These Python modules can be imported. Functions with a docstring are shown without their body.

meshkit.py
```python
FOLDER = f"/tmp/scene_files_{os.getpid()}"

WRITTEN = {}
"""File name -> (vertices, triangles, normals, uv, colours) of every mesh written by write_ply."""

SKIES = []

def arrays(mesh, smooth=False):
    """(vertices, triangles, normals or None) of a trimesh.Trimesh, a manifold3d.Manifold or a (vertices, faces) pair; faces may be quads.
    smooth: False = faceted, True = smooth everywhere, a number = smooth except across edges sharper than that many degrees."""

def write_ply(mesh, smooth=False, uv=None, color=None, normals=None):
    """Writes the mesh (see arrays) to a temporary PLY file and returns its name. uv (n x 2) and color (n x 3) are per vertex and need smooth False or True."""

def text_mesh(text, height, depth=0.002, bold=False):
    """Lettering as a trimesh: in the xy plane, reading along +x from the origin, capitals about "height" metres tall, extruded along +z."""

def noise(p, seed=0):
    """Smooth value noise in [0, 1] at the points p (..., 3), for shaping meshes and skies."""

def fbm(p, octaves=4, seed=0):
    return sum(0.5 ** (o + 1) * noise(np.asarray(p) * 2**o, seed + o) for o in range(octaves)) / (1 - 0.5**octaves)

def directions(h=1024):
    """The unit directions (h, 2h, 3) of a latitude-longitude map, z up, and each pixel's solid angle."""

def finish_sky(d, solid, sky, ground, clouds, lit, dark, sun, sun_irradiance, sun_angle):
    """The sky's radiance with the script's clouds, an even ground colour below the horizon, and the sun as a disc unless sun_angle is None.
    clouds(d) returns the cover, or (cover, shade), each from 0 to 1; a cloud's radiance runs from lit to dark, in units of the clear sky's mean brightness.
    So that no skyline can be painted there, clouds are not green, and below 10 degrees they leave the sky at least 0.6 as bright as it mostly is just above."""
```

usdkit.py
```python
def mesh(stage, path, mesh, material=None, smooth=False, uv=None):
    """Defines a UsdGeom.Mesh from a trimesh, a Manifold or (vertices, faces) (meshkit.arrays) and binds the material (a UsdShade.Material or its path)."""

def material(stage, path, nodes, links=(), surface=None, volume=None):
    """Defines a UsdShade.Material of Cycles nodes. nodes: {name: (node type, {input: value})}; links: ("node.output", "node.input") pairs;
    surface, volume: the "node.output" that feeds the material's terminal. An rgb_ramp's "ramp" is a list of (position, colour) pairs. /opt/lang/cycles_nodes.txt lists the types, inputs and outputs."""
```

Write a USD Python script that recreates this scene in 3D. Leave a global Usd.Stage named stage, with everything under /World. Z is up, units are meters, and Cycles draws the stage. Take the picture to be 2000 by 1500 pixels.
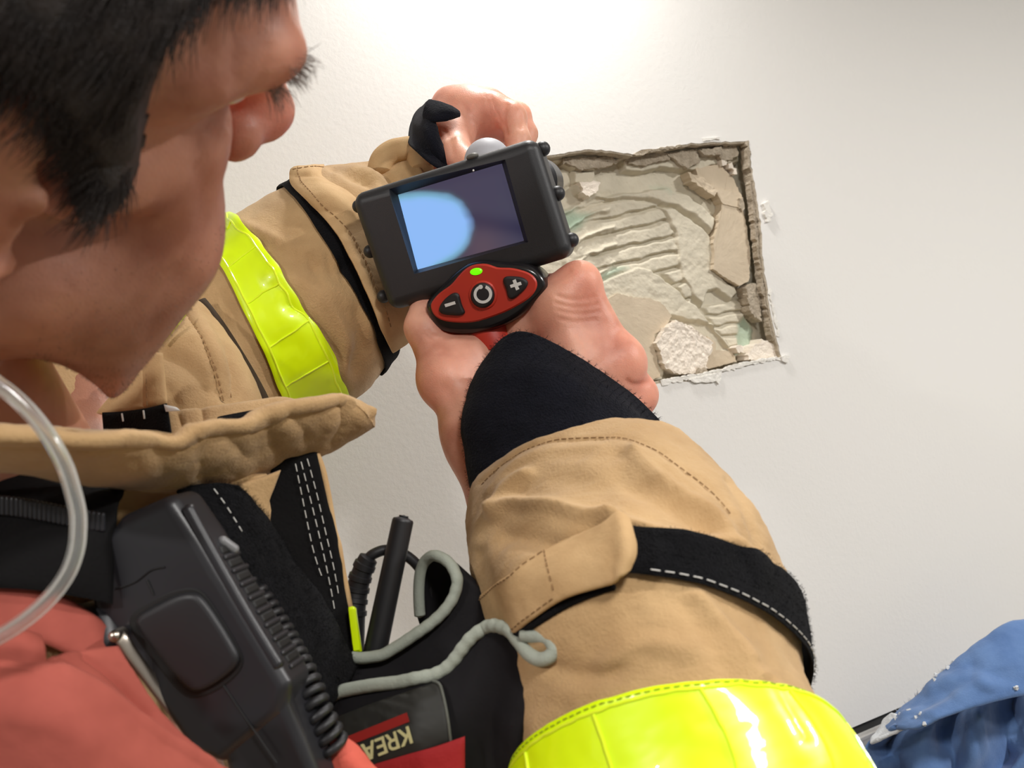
import math, random
import numpy as np, trimesh, manifold3d
from manifold3d import Manifold
from shapely.geometry import Polygon, Point
from shapely.ops import unary_union
from scipy.interpolate import CubicSpline, PchipInterpolator, RectBivariateSpline
from scipy.spatial import cKDTree
from pxr import Usd, UsdGeom, UsdLux, UsdShade, Gf, Sdf, Vt
import usdkit, meshkit

random.seed(7); RNG = np.random.default_rng(7)
stage = Usd.Stage.CreateInMemory()
UsdGeom.SetStageUpAxis(stage, UsdGeom.Tokens.z); UsdGeom.SetStageMetersPerUnit(stage, 1.0)
UsdGeom.Xform.Define(stage, '/World'); UsdGeom.Scope.Define(stage, '/World/Looks')

PRINT = False
# ------------------------------------------------------------------ camera
F_PX, W_PX, H_PX = 1750.0, 2000, 1500
CAM = np.array([0.0, 0.0, 1.62])
ROLL, PITCH = math.radians(9.6), math.radians(2.0)
_f = np.array([0, math.cos(PITCH), -math.sin(PITCH)]); _z = np.array([0, math.sin(PITCH), math.cos(PITCH)]); _x = np.array([1.0, 0, 0])
c_, s_ = math.cos(ROLL), math.sin(ROLL)
CR, CU, CF = c_ * _x - s_ * _z, s_ * _x + c_ * _z, _f
cam = UsdGeom.Camera.Define(stage, '/World/camera')
cam.AddTransformOp().Set(Gf.Matrix4d(*CR, 0, *CU, 0, *(-CF), 0, *CAM, 1))
cam.CreateHorizontalApertureAttr(36.0); cam.CreateVerticalApertureAttr(27.0); cam.CreateFocalLengthAttr(36.0 * F_PX / W_PX)
cam.CreateFStopAttr(13.0); cam.CreateFocusDistanceAttr(0.68)
cam.CreateExposureAttr(0.0)

# ------------------------------------------------------------------ lights: recessed ceiling downlights and a little room glow
def cam2w(v):                      # camera axes (right, down, forward) to world
    v = np.asarray(v, float)
    return CAM + v[..., :1] * CR - v[..., 1:2] * CU + v[..., 2:3] * CF
CEIL = 2.25
N_W = np.array([0.397, -0.918, 0.0]); N_W /= np.linalg.norm(N_W)         # wall normal, into the room
D_W = np.array([-N_W[1], N_W[0], 0.0])                                     # along the wall, to the right
WALL0 = CAM + CF * 0.95
def wall_at(a, z, off=0.0):
    p = WALL0 + D_W * a + N_W * off
    return np.array([p[0], p[1], z])
LAMPS = [  # along wall, distance off wall, power, radius, cone
    (0.07, 0.12, 0.95, 0.03), (-0.15, 1.25, 3.3, 0.10), (0.95, 1.2, 8.3, 0.07), (-1.3, 0.9, 3.4, 0.05)]
def lamp_light(path, p, power, radius, tint=(1.0, 0.978, 0.95)):
    L = UsdLux.DiskLight.Define(stage, path)
    L.CreateRadiusAttr(radius); L.CreateIntensityAttr(power / (math.pi * radius ** 2) ); L.CreateColorAttr(Gf.Vec3f(*tint)); L.CreateNormalizeAttr(False)
    L.AddTranslateOp().Set(Gf.Vec3d(*map(float, p)))
    return L
dome = UsdLux.DomeLight.Define(stage, '/World/room_glow'); dome.CreateIntensityAttr(0.15); dome.CreateColorAttr(Gf.Vec3f(1.0, 0.978, 0.95))

# ------------------------------------------------------------------ helpers
def P(px, py, d): return cam2w([(px - 1000) / F_PX * d, (py - 750) / F_PX * d, d])
def PP(pts): return np.array([P(*p) for p in pts])
def to_cam(p):
    v = np.asarray(p, float) - CAM
    return np.stack([v @ CR, -(v @ CU), v @ CF], -1)
def pix(p):
    c = to_cam(p)
    return c[..., 0] / c[..., 2] * F_PX + 1000, c[..., 1] / c[..., 2] * F_PX + 750, c[..., 2]
def unit(v): v = np.asarray(v, float); return v / max(np.linalg.norm(v), 1e-12)
def ray(px, py): return unit(cam2w([(px - 1000) / F_PX, (py - 750) / F_PX, 1.0]) - CAM)
def wallpx(px, py, off=0.0):
    px, py, off = np.broadcast_arrays(np.asarray(px, float), np.asarray(py, float), np.asarray(off, float))
    d = cam2w(np.stack([(px - 1000) / F_PX, (py - 750) / F_PX, np.ones_like(px)], -1)) - CAM
    t = ((WALL0 - CAM) @ N_W) / (d @ N_W)
    return CAM + d * t[..., None] + N_W * off[..., None]

USED = {}
def numbered(parent, name):
    k = USED.get((parent, name), 0); USED[(parent, name)] = k + 1
    return f'{parent}/{name}' if k == 0 else f'{parent}/{name}_{k:03d}'
BASE = {}
def tag(prim, label=None, cat=None, group=None, kind=None):
    for k, v in (('label', label), ('category', cat), ('group', group), ('kind', kind)):
        if v: prim.SetCustomDataByKey(k, v)
def thing(name, label, cat, base, group=None, kind=None):
    path = numbered('/World', name)
    x = UsdGeom.Xform.Define(stage, path); base = np.asarray(base, float); x.AddTranslateOp().Set(Gf.Vec3d(*map(float, base)))
    BASE[path] = base; tag(x.GetPrim(), label, cat, group, kind)
    return path
def shifted(mesh, b):
    if hasattr(mesh, 'to_mesh'):
        m = mesh.to_mesh(); return trimesh.Trimesh(np.array(m.vert_properties[:, :3]) - b, np.array(m.tri_verts), process=False)
    return trimesh.Trimesh(np.asarray(mesh.vertices) - b, np.asarray(mesh.faces), process=False)
def obj(parent, name, mesh, mat, smooth=40, label=None, kind=None, tint=None):
    path = numbered(parent, name); b = BASE.get(parent, np.zeros(3)); BASE[path] = b
    m = usdkit.mesh(stage, path, shifted(mesh, b), mat, smooth=smooth)
    if tint is not None:
        UsdGeom.PrimvarsAPI(m).CreatePrimvar('tint', Sdf.ValueTypeNames.Color3fArray, 'vertex').Set(Vt.Vec3fArray.FromNumpy(np.asarray(tint, np.float32)))
    tag(m.GetPrim(), label, None, None, kind)
    return path
def curves(parent, name, pts_list, widths, mat, label=None, kind=None):
    path = numbered(parent, name); b = BASE.get(parent, np.zeros(3)); BASE[path] = b
    c = UsdGeom.BasisCurves.Define(stage, path)
    c.CreateTypeAttr('linear'); c.CreateWrapAttr('nonperiodic')
    c.CreateCurveVertexCountsAttr(Vt.IntArray([len(p) for p in pts_list]))
    c.CreatePointsAttr(Vt.Vec3fArray.FromNumpy((np.vstack(pts_list) - b).astype(np.float32)))
    w = np.concatenate([np.asarray(x, float) * np.ones(len(p)) for x, p in zip(widths, pts_list)])
    c.CreateWidthsAttr(Vt.FloatArray.FromNumpy(w.astype(np.float32))); c.SetWidthsInterpolation('vertex')
    UsdShade.MaterialBindingAPI.Apply(c.GetPrim()).Bind(mat); tag(c.GetPrim(), label, None, None, kind)
    return path

def srgb(r, g, b):
    v = np.array([r, g, b]) / 255.0
    return tuple(np.where(v <= 0.04045, v / 12.92, ((v + 0.055) / 1.055) ** 2.4))
def cat(meshes): return trimesh.util.concatenate([shifted(m, np.zeros(3)) for m in meshes])

# --- splines, sheets, shells
def resample(pts, n, closed=False):
    pts = np.asarray(pts, float)
    if closed: pts = np.vstack([pts, pts[:1]])
    t = np.r_[0, np.cumsum(np.linalg.norm(np.diff(pts, axis=0), axis=1) ** 0.5)]
    cs = CubicSpline(t, pts, bc_type='periodic') if closed else (PchipInterpolator(t, pts) if len(pts) > 2 else None)
    dense_t = np.linspace(0, t[-1], 400)
    dense = cs(dense_t) if cs is not None else np.stack([np.interp(dense_t, t, pts[:, k]) for k in range(3)], 1)
    s = np.r_[0, np.cumsum(np.linalg.norm(np.diff(dense, axis=0), axis=1))]
    q = np.linspace(0, s[-1], n + 1)[:-1] if closed else np.linspace(0, s[-1], n)
    return np.stack([np.interp(q, s, dense[:, k]) for k in range(3)], 1)
def grid_normals(G, closed=False):
    if closed: du = np.roll(G, -1, 1) - np.roll(G, 1, 1)
    else: du = np.gradient(G, axis=1)
    dv = np.gradient(G, axis=0)
    n = np.cross(du, dv); l = np.linalg.norm(n, axis=-1, keepdims=True)
    return n / np.maximum(l, 1e-12)
def shell(G, thick, closed=False, n=None, centered=False, taper=True):
    """Closed mesh of a grid (nv, nu, 3): outer face at +n*thick (or +-thick/2), rounded borders."""
    nv, nu = G.shape[:2]
    n = grid_normals(G, closed) if n is None else n
    w = np.ones((nv, nu, 1))
    if taper:
        w[0] *= 0.45; w[-1] *= 0.45
        if not closed: w[:, 0] *= 0.45; w[:, -1] *= 0.45
    A = G + n * thick * (0.5 * w if centered else 0.5 + 0.5 * w)
    B = G + n * thick * (-0.5 * w if centered else 0.5 - 0.5 * w)
    V = np.vstack([A.reshape(-1, 3), B.reshape(-1, 3)]); o = nv * nu
    ids = np.arange(o).reshape(nv, nu)
    idc = np.hstack([ids, ids[:, :1]]) if closed else ids
    a, b, c, d = idc[:-1, :-1].ravel(), idc[:-1, 1:].ravel(), idc[1:, 1:].ravel(), idc[1:, :-1].ravel()
    f = [np.c_[a, b, c], np.c_[a, c, d], np.c_[a + o, c + o, b + o], np.c_[a + o, d + o, c + o]]
    def edge(e):
        p, q = e[:-1], e[1:]
        f.extend([np.c_[p, p + o, q + o], np.c_[p, q + o, q]])
    edge(idc[0]); edge(idc[-1][::-1])
    if not closed: edge(ids[:, -1]); edge(ids[:, 0][::-1])
    return trimesh.Trimesh(V, np.vstack(f), process=False)
def loft(rows, nu, nv, closed=False, world=False):
    R = np.stack([resample(r if world else PP(r), nu, closed) for r in rows])
    if len(R) == 2:
        t = np.linspace(0, 1, nv)[:, None, None]; return R[0] * (1 - t) + R[1] * t
    t = np.r_[0, np.cumsum(np.linalg.norm(np.diff(R, axis=0), axis=2).mean(1))]
    return PchipInterpolator(t, R, axis=0)(np.linspace(0, t[-1], nv))
def dist_poly(px, py, line):
    """distance of points (arrays) to a polyline, in the same units"""
    d = np.full(np.shape(px), 1e9)
    for (x0, y0), (x1, y1) in zip(line[:-1], line[1:]):
        dx, dy = x1 - x0, y1 - y0
        t = np.clip(((px - x0) * dx + (py - y0) * dy) / max(dx * dx + dy * dy, 1e-9), 0, 1)
        d = np.minimum(d, np.hypot(px - x0 - t * dx, py - y0 - t * dy))
    return d
def smooth_line(pts, n=40):
    return [tuple(p[:2]) for p in resample([(x, y, 0) for x, y in pts], n)]
def crease(G, n, folds):
    """moves a grid along its normals by folds (polyline in photo pixels, height in mm, width in pixels) on the side that faces the viewer"""
    px, py, _ = pix(G)
    face = np.clip(((CAM - G) / np.linalg.norm(CAM - G, axis=-1, keepdims=True) * n).sum(-1) * 4, 0, 1)
    h = np.zeros(px.shape)
    for line, amp, w in folds:
        h += amp * 1e-3 * np.exp(-(dist_poly(px, py, smooth_line(line)) / w) ** 2)
    return G + n * (h * face)[..., None]
def rumple(G, n, scale, amp, seed=0):
    return G + n * ((meshkit.fbm(G * scale, 4, seed) - 0.5) * 2 * amp)[..., None]
def sheet(rows, nu=80, nv=16, thick=0.002, folds=(), rum=(0, 0), flip=False, seed=0):
    G = loft(rows, nu, nv)
    n = grid_normals(G)
    if ((CAM - G) * n).sum() < 0: n = -n; fl = True
    else: fl = False
    if folds: G = crease(G, n, folds)
    if rum[1]: G = rumple(G, n, rum[0], rum[1], seed)
    n2 = grid_normals(G)
    m = shell(G, thick, n=n2, centered=True)
    m.grid = G
    return m
def ring3(L, R, A, d, dR=None, k=72):
    Lw, Rw = P(*L, d), P(*R, d if dR is None else dR); c = (Lw + Rw) / 2; a = (Rw - Lw) / 2
    dc = pix(c)[2]; off = np.linalg.norm(P(*A, dc) - c)
    tow = math.sqrt(max(np.linalg.norm(a) ** 2 - off ** 2, (0.35 * np.linalg.norm(a)) ** 2))
    b = P(*A, dc - tow) - c
    t = np.linspace(0, 2 * np.pi, k, endpoint=False)[:, None]
    return c + a * np.cos(t) + b * np.sin(t)
def tube_rings(rings, nv, per=False):
    R = np.stack(rings); t = np.r_[0, np.cumsum(np.linalg.norm(np.diff(R.mean(1), axis=0), axis=1))]
    f = CubicSpline(t, R, axis=0); q = np.linspace(0, t[-1], nv)
    return f(q), t / t[-1]
def sub(G, v0, v1, u0, u1, nv, nu, closed=True):
    """a patch of a closed grid; v in 0..1, u in turns; v0, v1 may be functions of u"""
    Gc = np.concatenate([G, G, G[:, :1]], 1); NV, NU = Gc.shape[:2]
    V, U = np.linspace(0, 1, NV), np.linspace(0, 2, NU)
    sp = [RectBivariateSpline(V, U, Gc[:, :, k], kx=3, ky=3, s=0) for k in range(3)]
    u = np.linspace(u0, u1, nu); t = np.linspace(0, 1, nv)[:, None]
    a = v0(u) if callable(v0) else np.full(nu, v0); b = v1(u) if callable(v1) else np.full(nu, v1)
    vv = a * (1 - t) + b * t; uu = np.broadcast_to(u, vv.shape) % 1.0 + 0.0
    uu = np.broadcast_to(np.where(u < 0, u + 1, u), vv.shape)
    return np.stack([s.ev(vv, uu) for s in sp], -1)
def frames(path):
    t = np.gradient(path, axis=0); t /= np.maximum(np.linalg.norm(t, axis=1, keepdims=True), 1e-12)
    n = np.zeros_like(t); ref = np.array([0.3, 0.2, 1.0]) if abs(unit([0.3, 0.2, 1.0]) @ t[0]) < 0.9 else np.array([1.0, 0, 0])
    n[0] = unit(ref - t[0] * (ref @ t[0]))
    for i in range(1, len(t)): n[i] = unit(n[i - 1] - t[i] * (n[i - 1] @ t[i]))
    return t, n, np.cross(t, n)
def pipe(path, r, k=14, caps=True):
    path = np.asarray(path, float); t, n, b = frames(path); r = np.broadcast_to(np.asarray(r, float), (len(path),))
    a = np.linspace(0, 2 * np.pi, k, endpoint=False)
    V = path[:, None] + r[:, None, None] * (np.cos(a)[None, :, None] * n[:, None] + np.sin(a)[None, :, None] * b[:, None])
    N = len(path); V = V.reshape(-1, 3); i = np.arange((N - 1) * k); j = i + 1 - k * ((i % k) == k - 1)
    f = np.vstack([np.c_[i, j, j + k], np.c_[i, j + k, i + k]])
    if caps:
        V = np.vstack([V, path[0] - t[0] * r[0] * 0.5, path[-1] + t[-1] * r[-1] * 0.5]); q = np.arange(k); q2 = (q + 1) % k
        f = np.vstack([f, np.c_[np.full(k, N * k), q2, q], np.c_[np.full(k, N * k + 1), (N - 1) * k + q, (N - 1) * k + q2]])
    return trimesh.Trimesh(V, f, process=False)
def piperun(pts, r, n=60, k=14, closed=False):
    p = resample(PP(pts), n, closed)
    return pipe(p, r, k)
def stitches(path, length=0.0035, gap=0.0018, r=0.0004, lift=None):
    """a seam: short thread segments along a 3D path, joined"""
    s = np.r_[0, np.cumsum(np.linalg.norm(np.diff(path, axis=0), axis=1))]; out = []; q = 0.0
    while q + length < s[-1]:
        m = np.stack([np.interp([q, q + length / 2, q + length], s, path[:, k]) for k in range(3)], 1)
        to = unit(CAM - m[1]); m[1] += to * r * 0.8
        out.append(pipe(m, r, 5)); q += length + gap
    return cat(out)
def hull_balls(pts, r):
    pts = np.asarray(pts, float); r = np.broadcast_to(r, (len(pts),))
    s = trimesh.creation.icosphere(2)
    V = np.vstack([p + s.vertices * q for p, q in zip(pts, r)])
    return trimesh.convex.convex_hull(V)
def plate(poly, profile, frame, center=True):
    """a solid from a 2D outline: profile = [(inset, z), ...] from back to front; frame = 4x4"""
    pg = Polygon(poly)
    if pg.exterior.is_ccw is False: pg = Polygon(list(pg.exterior.coords)[::-1])
    c = np.array(pg.exterior.coords)[:-1]
    e = np.roll(c, -1, 0) - c; ne = np.c_[e[:, 1], -e[:, 0]] / np.maximum(np.linalg.norm(e, axis=1, keepdims=True), 1e-12)
    nn = ne + np.roll(ne, 1, 0); nn /= np.maximum(np.linalg.norm(nn, axis=1, keepdims=True), 1e-12)
    V, N = [], len(c)
    for ins, z in profile: V.append(np.c_[c - nn * ins, np.full(N, z)])
    _, tri = trimesh.creation.triangulate_polygon(Polygon(c), engine='earcut')
    vt, tri = trimesh.creation.triangulate_polygon(Polygon(c), engine='earcut')
    idx = cKDTree(c).query(vt)[1]; tri = idx[tri]
    u_, w_ = c[tri[:, 1]] - c[tri[:, 0]], c[tri[:, 2]] - c[tri[:, 0]]; ar = u_[:, 0] * w_[:, 1] - u_[:, 1] * w_[:, 0]; tri = np.where(ar[:, None] < 0, tri[:, ::-1], tri)
    f = [tri[:, ::-1], tri + N * (len(profile) - 1)]; i = np.arange(N); j = (i + 1) % N
    for k in range(len(profile) - 1): f += [np.c_[i + k * N, j + k * N, j + (k + 1) * N], np.c_[i + k * N, j + (k + 1) * N, i + (k + 1) * N]]
    V = np.vstack(V)
    return trimesh.Trimesh(V @ frame[:3, :3].T + frame[:3, 3], np.vstack(f), process=False)
def round_outline(pts, n=90):
    p = resample([(x, y, 0) for x, y in pts], n, True); return p[:, :2]

# --- smooth-union bodies on a grid (surface nets)
class Blob:
    def __init__(s): s.items = []
    def cone(s, a, b, ra, rb, k=0.01): s.items.append(('c', np.asarray(a, float), np.asarray(b, float), ra, rb, k)); return s
    def ball(s, c, r, k=0.01): return s.cone(c, np.asarray(c, float) + 1e-6, r, r, k)
    def ell(s, c, M, rad, k=0.01): s.items.append(('e', np.asarray(c, float), np.asarray(M, float), np.asarray(rad, float), 0, k)); return s
    def cut(s, c, r, k=0.01): s.items.append(('x', np.asarray(c, float), None, r, 0, k)); return s
    def value(s, X):
        D = None
        for t, a, b, ra, rb, k in s.items:
            if t == 'c':
                ab = b - a; h = np.clip(((X - a) @ ab) / (ab @ ab), 0, 1)
                d = np.linalg.norm(X - a - h[..., None] * ab, axis=-1) - (ra + (rb - ra) * h)
            elif t == 'e':
                q = (X - a) @ b; k0 = np.linalg.norm(q / ra, axis=-1); k1 = np.linalg.norm(q / ra ** 2, axis=-1)
                d = k0 * (k0 - 1) / np.maximum(k1, 1e-9)
            else: d = np.linalg.norm(X - a, axis=-1) - ra
            if D is None: D = d; continue
            if t == 'x':
                h = np.clip(0.5 - 0.5 * (D + d) / k, 0, 1); D = D + (-d - D) * h + k * h * (1 - h)
            else:
                h = np.clip(0.5 + 0.5 * (D - d) / k, 0, 1); D = D + (d - D) * h - k * h * (1 - h)
        return D
    def mesh(s, h, lo=None, hi=None):
        if lo is None:
            pts, rr = [], []
            for t, a, b, ra, rb, k in s.items:
                if t == 'c': pts += [a, b]; rr += [ra, rb]
                elif t == 'e': pts += [a]; rr += [ra.max()]
            pts = np.array(pts); rr = np.array(rr)[:, None]; lo, hi = (pts - rr).min(0) - 0.01, (pts + rr).max(0) + 0.01
        n = np.ceil((np.asarray(hi) - lo) / h).astype(int) + 1
        ax = [lo[i] + h * np.arange(n[i]) for i in range(3)]
        X = np.stack(np.meshgrid(*ax, indexing='ij'), -1)
        Fv = np.concatenate([s.value(X[i:i + 24]) for i in range(0, n[0], 24)])
        return surface_net(Fv, np.asarray(lo), h)
def surface_net(Fv, lo, h):
    ins = Fv < 0; n = np.array(Fv.shape)
    cnt = np.zeros(n - 1, int); acc = np.zeros((*(n - 1), 3))
    corners = list(np.ndindex(2, 2, 2))
    sl = lambda o: tuple(slice(o[i], n[i] - 1 + o[i]) for i in range(3))
    for a in range(3):
        for o in corners:
            if o[a]: continue
            o2 = list(o); o2[a] = 1
            f0, f1 = Fv[sl(o)], Fv[sl(tuple(o2))]; x = (f0 < 0) != (f1 < 0)
            t = np.where(x, f0 / np.where(x, f0 - f1, 1), 0)
            cnt += x
            for i in range(3): acc[..., i] += np.where(x, (o[i] + (t if i == a else 0)), 0)
    act = cnt > 0; idx = -np.ones(n - 1, int); idx[act] = np.arange(act.sum())
    V = (np.argwhere(act) + acc[act] / cnt[act][:, None]) * h + lo
    faces = []
    for a in range(3):
        b, c = (a + 1) % 3, (a + 2) % 3
        m = [slice(None)] * 3; m2 = [slice(None)] * 3; m[a] = slice(0, n[a] - 1); m2[a] = slice(1, n[a])
        for ax in (b, c): m[ax] = slice(1, n[ax] - 1); m2[ax] = slice(1, n[ax] - 1)
        i0, i1 = ins[tuple(m)], ins[tuple(m2)]
        E = np.argwhere(i0 != i1)
        if not len(E): continue
        flip = i0[tuple(E.T)]
        E = E.copy(); E[:, b] += 1; E[:, c] += 1
        def at(db, dc):
            q = E.copy(); q[:, b] += db; q[:, c] += dc; return idx[tuple(q.T)]
        q = np.stack([at(-1, -1), at(0, -1), at(0, 0), at(-1, 0)], 1)
        q = np.where(flip[:, None], q, q[:, ::-1]); faces += [q[:, [0, 1, 2]], q[:, [0, 2, 3]]]
    return trimesh.Trimesh(V, np.vstack(faces), process=False)
def union(meshes):
    out = None
    for m in meshes:
        mm = Manifold(manifold3d.Mesh(np.asarray(m.vertices, np.float32), np.asarray(m.faces, np.uint32)))
        if mm.status() != manifold3d.Error.NoError:
            t = trimesh.Trimesh(m.vertices, m.faces, process=True); t.fill_holes()
            mm = Manifold(manifold3d.Mesh(np.asarray(t.vertices, np.float32), np.asarray(t.faces, np.uint32)))
            if mm.status() != manifold3d.Error.NoError: print('not manifold', mm.status()); return cat(meshes)
        out = mm if out is None else out + mm
    mm = out.to_mesh()
    return trimesh.Trimesh(np.array(mm.vert_properties[:, :3]), np.array(mm.tri_verts), process=False)

# ------------------------------------------------------------------ materials
MAT = {}
def mat(name, color, rough=0.7, var=0.0, var_scale=30, bump=0.0, bump_scale=200, bump_dist=0.002, color2=None, **extra):
    if name in MAT: return MAT[name]
    nodes = {'p': ('principled_bsdf', {'roughness': rough, **extra}), 'geo': ('geometry', {})}
    links = []
    if var or color2 is not None:
        c = np.array(color); c2 = np.array(color2) if color2 is not None else np.clip(c * (1 - var), 0, 1); c1 = c if color2 is not None else np.clip(c * (1 + var), 0, 1)
        nodes['n'] = ('noise_texture', {'scale': var_scale, 'detail': 5, 'roughness': 0.6}); nodes['r'] = ('rgb_ramp', {'ramp': [(0.3, tuple(c2)), (0.7, tuple(c1))]})
        links += [('geo.position', 'n.vector'), ('n.fac', 'r.fac'), ('r.color', 'p.base_color')]
    else: nodes['p'][1]['base_color'] = tuple(color)
    if bump:
        nodes['bn'] = ('noise_texture', {'scale': bump_scale, 'detail': 4, 'roughness': 0.65}); nodes['b'] = ('bump', {'strength': bump, 'distance': bump_dist})
        links += [('geo.position', 'bn.vector'), ('bn.fac', 'b.height'), ('b.normal', 'p.normal')]
    MAT[name] = usdkit.material(stage, f'/World/Looks/{name}', nodes, links, 'p.BSDF')
    return MAT[name]
TAN, TAN_D = srgb(196, 162, 116), srgb(176, 141, 96)
M_tan = mat('tan_cloth', TAN, 0.85, bump=0.7, bump_scale=620, bump_dist=0.0009, color2=TAN_D, var_scale=26, sheen_weight=0.15)
M_tan2 = mat('tan_seam', srgb(150, 116, 78), 0.85)
M_tanlit = mat('tan_strap', srgb(204, 170, 124), 0.85, bump=0.6, bump_scale=1100, bump_dist=0.0005, color2=srgb(186, 150, 104), var_scale=40)
M_navy = mat('navy_knit', srgb(19, 20, 30), 0.95, bump=0.9, bump_scale=700, bump_dist=0.0015, color2=srgb(11, 12, 20), var_scale=60, sheen_weight=0.05, specular_ior_level=0.15)
M_velcro = mat('black_velcro', srgb(15, 15, 19), 0.95, bump=1.0, bump_scale=900, bump_dist=0.0015, color2=srgb(9, 9, 12), var_scale=120, sheen_weight=0.03, specular_ior_level=0.15)
M_black = mat('black_cloth', srgb(15, 14, 15), 0.9, specular_ior_level=0.2, bump=0.5, bump_scale=600, bump_dist=0.001)
M_neo = mat('black_neoprene', srgb(19, 17, 20), 0.8, specular_ior_level=0.25, bump=0.3, bump_scale=900, bump_dist=0.0006)
M_rubber = mat('black_rubber', srgb(33, 33, 36), 0.46, bump=0.25, bump_scale=1500, bump_dist=0.0003)
M_plastic = mat('black_plastic', srgb(36, 36, 40), 0.36, bump=0.15, bump_scale=1600, bump_dist=0.0003)
M_gloss = mat('gloss_black', srgb(24, 22, 24), 0.22)
M_dark = mat('dark_recess', srgb(8, 8, 9), 0.6)
M_red = mat('red_panel', srgb(186, 52, 36), 0.42, bump=0.1, bump_scale=1800, bump_dist=0.0002)
M_white = mat('white_print', srgb(225, 225, 222), 0.5)
M_neon = mat('neon_yellow', (0.78, 1.05, 0.0), 0.36, coat_weight=0.4)
M_neon_rib = mat('neon_weld', (0.85, 1.05, 0.03), 0.2, coat_weight=0.4)
M_thread = mat('white_thread', srgb(205, 203, 198), 0.8)
M_threadtan = mat('tan_thread', srgb(140, 108, 72), 0.9)
M_piping = mat('grey_piping', srgb(158, 164, 152), 0.75, bump=0.5, bump_scale=700, bump_dist=0.0008)
M_redcloth = mat('red_webbing', srgb(168, 82, 69), 0.85, bump=0.4, bump_scale=1200, bump_dist=0.0005, color2=srgb(150, 69, 57), var_scale=30)
M_redcord = mat('orange_red_cloth', srgb(205, 92, 76), 0.85, bump=0.5, bump_scale=700, bump_dist=0.0006)
M_grip = mat('grip_rubber', srgb(30, 28, 30), 0.6)
# ================================================================== the room
def wallmat(name, col, bump=0.25):
    return mat(name, col, 0.75, bump=bump, bump_scale=160, bump_dist=0.0012)
M_wall = wallmat('painted_wall', srgb(232, 230, 226)); M_wallr = wallmat('painted_wall_rest', srgb(222, 218, 210))
M_core = mat('gypsum_core', srgb(205, 192, 172), 0.95, bump=1.0, bump_scale=350, bump_dist=0.003, color2=srgb(168, 154, 134), var_scale=90)
M_paper = mat('torn_paper', srgb(236, 233, 226), 0.9, bump=0.5, bump_scale=300, bump_dist=0.002)
M_board = mat('beige_board_paper', srgb(212, 196, 172), 0.9, bump=0.35, bump_scale=260, bump_dist=0.001, color2=srgb(198, 182, 158), var_scale=24)
M_chunk = mat('white_plaster', srgb(243, 232, 217), 0.95, bump=0.5, bump_scale=420, bump_dist=0.003)
M_green = mat('green_board', srgb(150, 178, 156), 0.9, bump=0.3)
M_gap = mat('black_gap', srgb(38, 38, 38), 0.5)
M_floor = mat('floor_vinyl', srgb(150, 145, 138), 0.5, var=0.1, var_scale=4)

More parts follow.
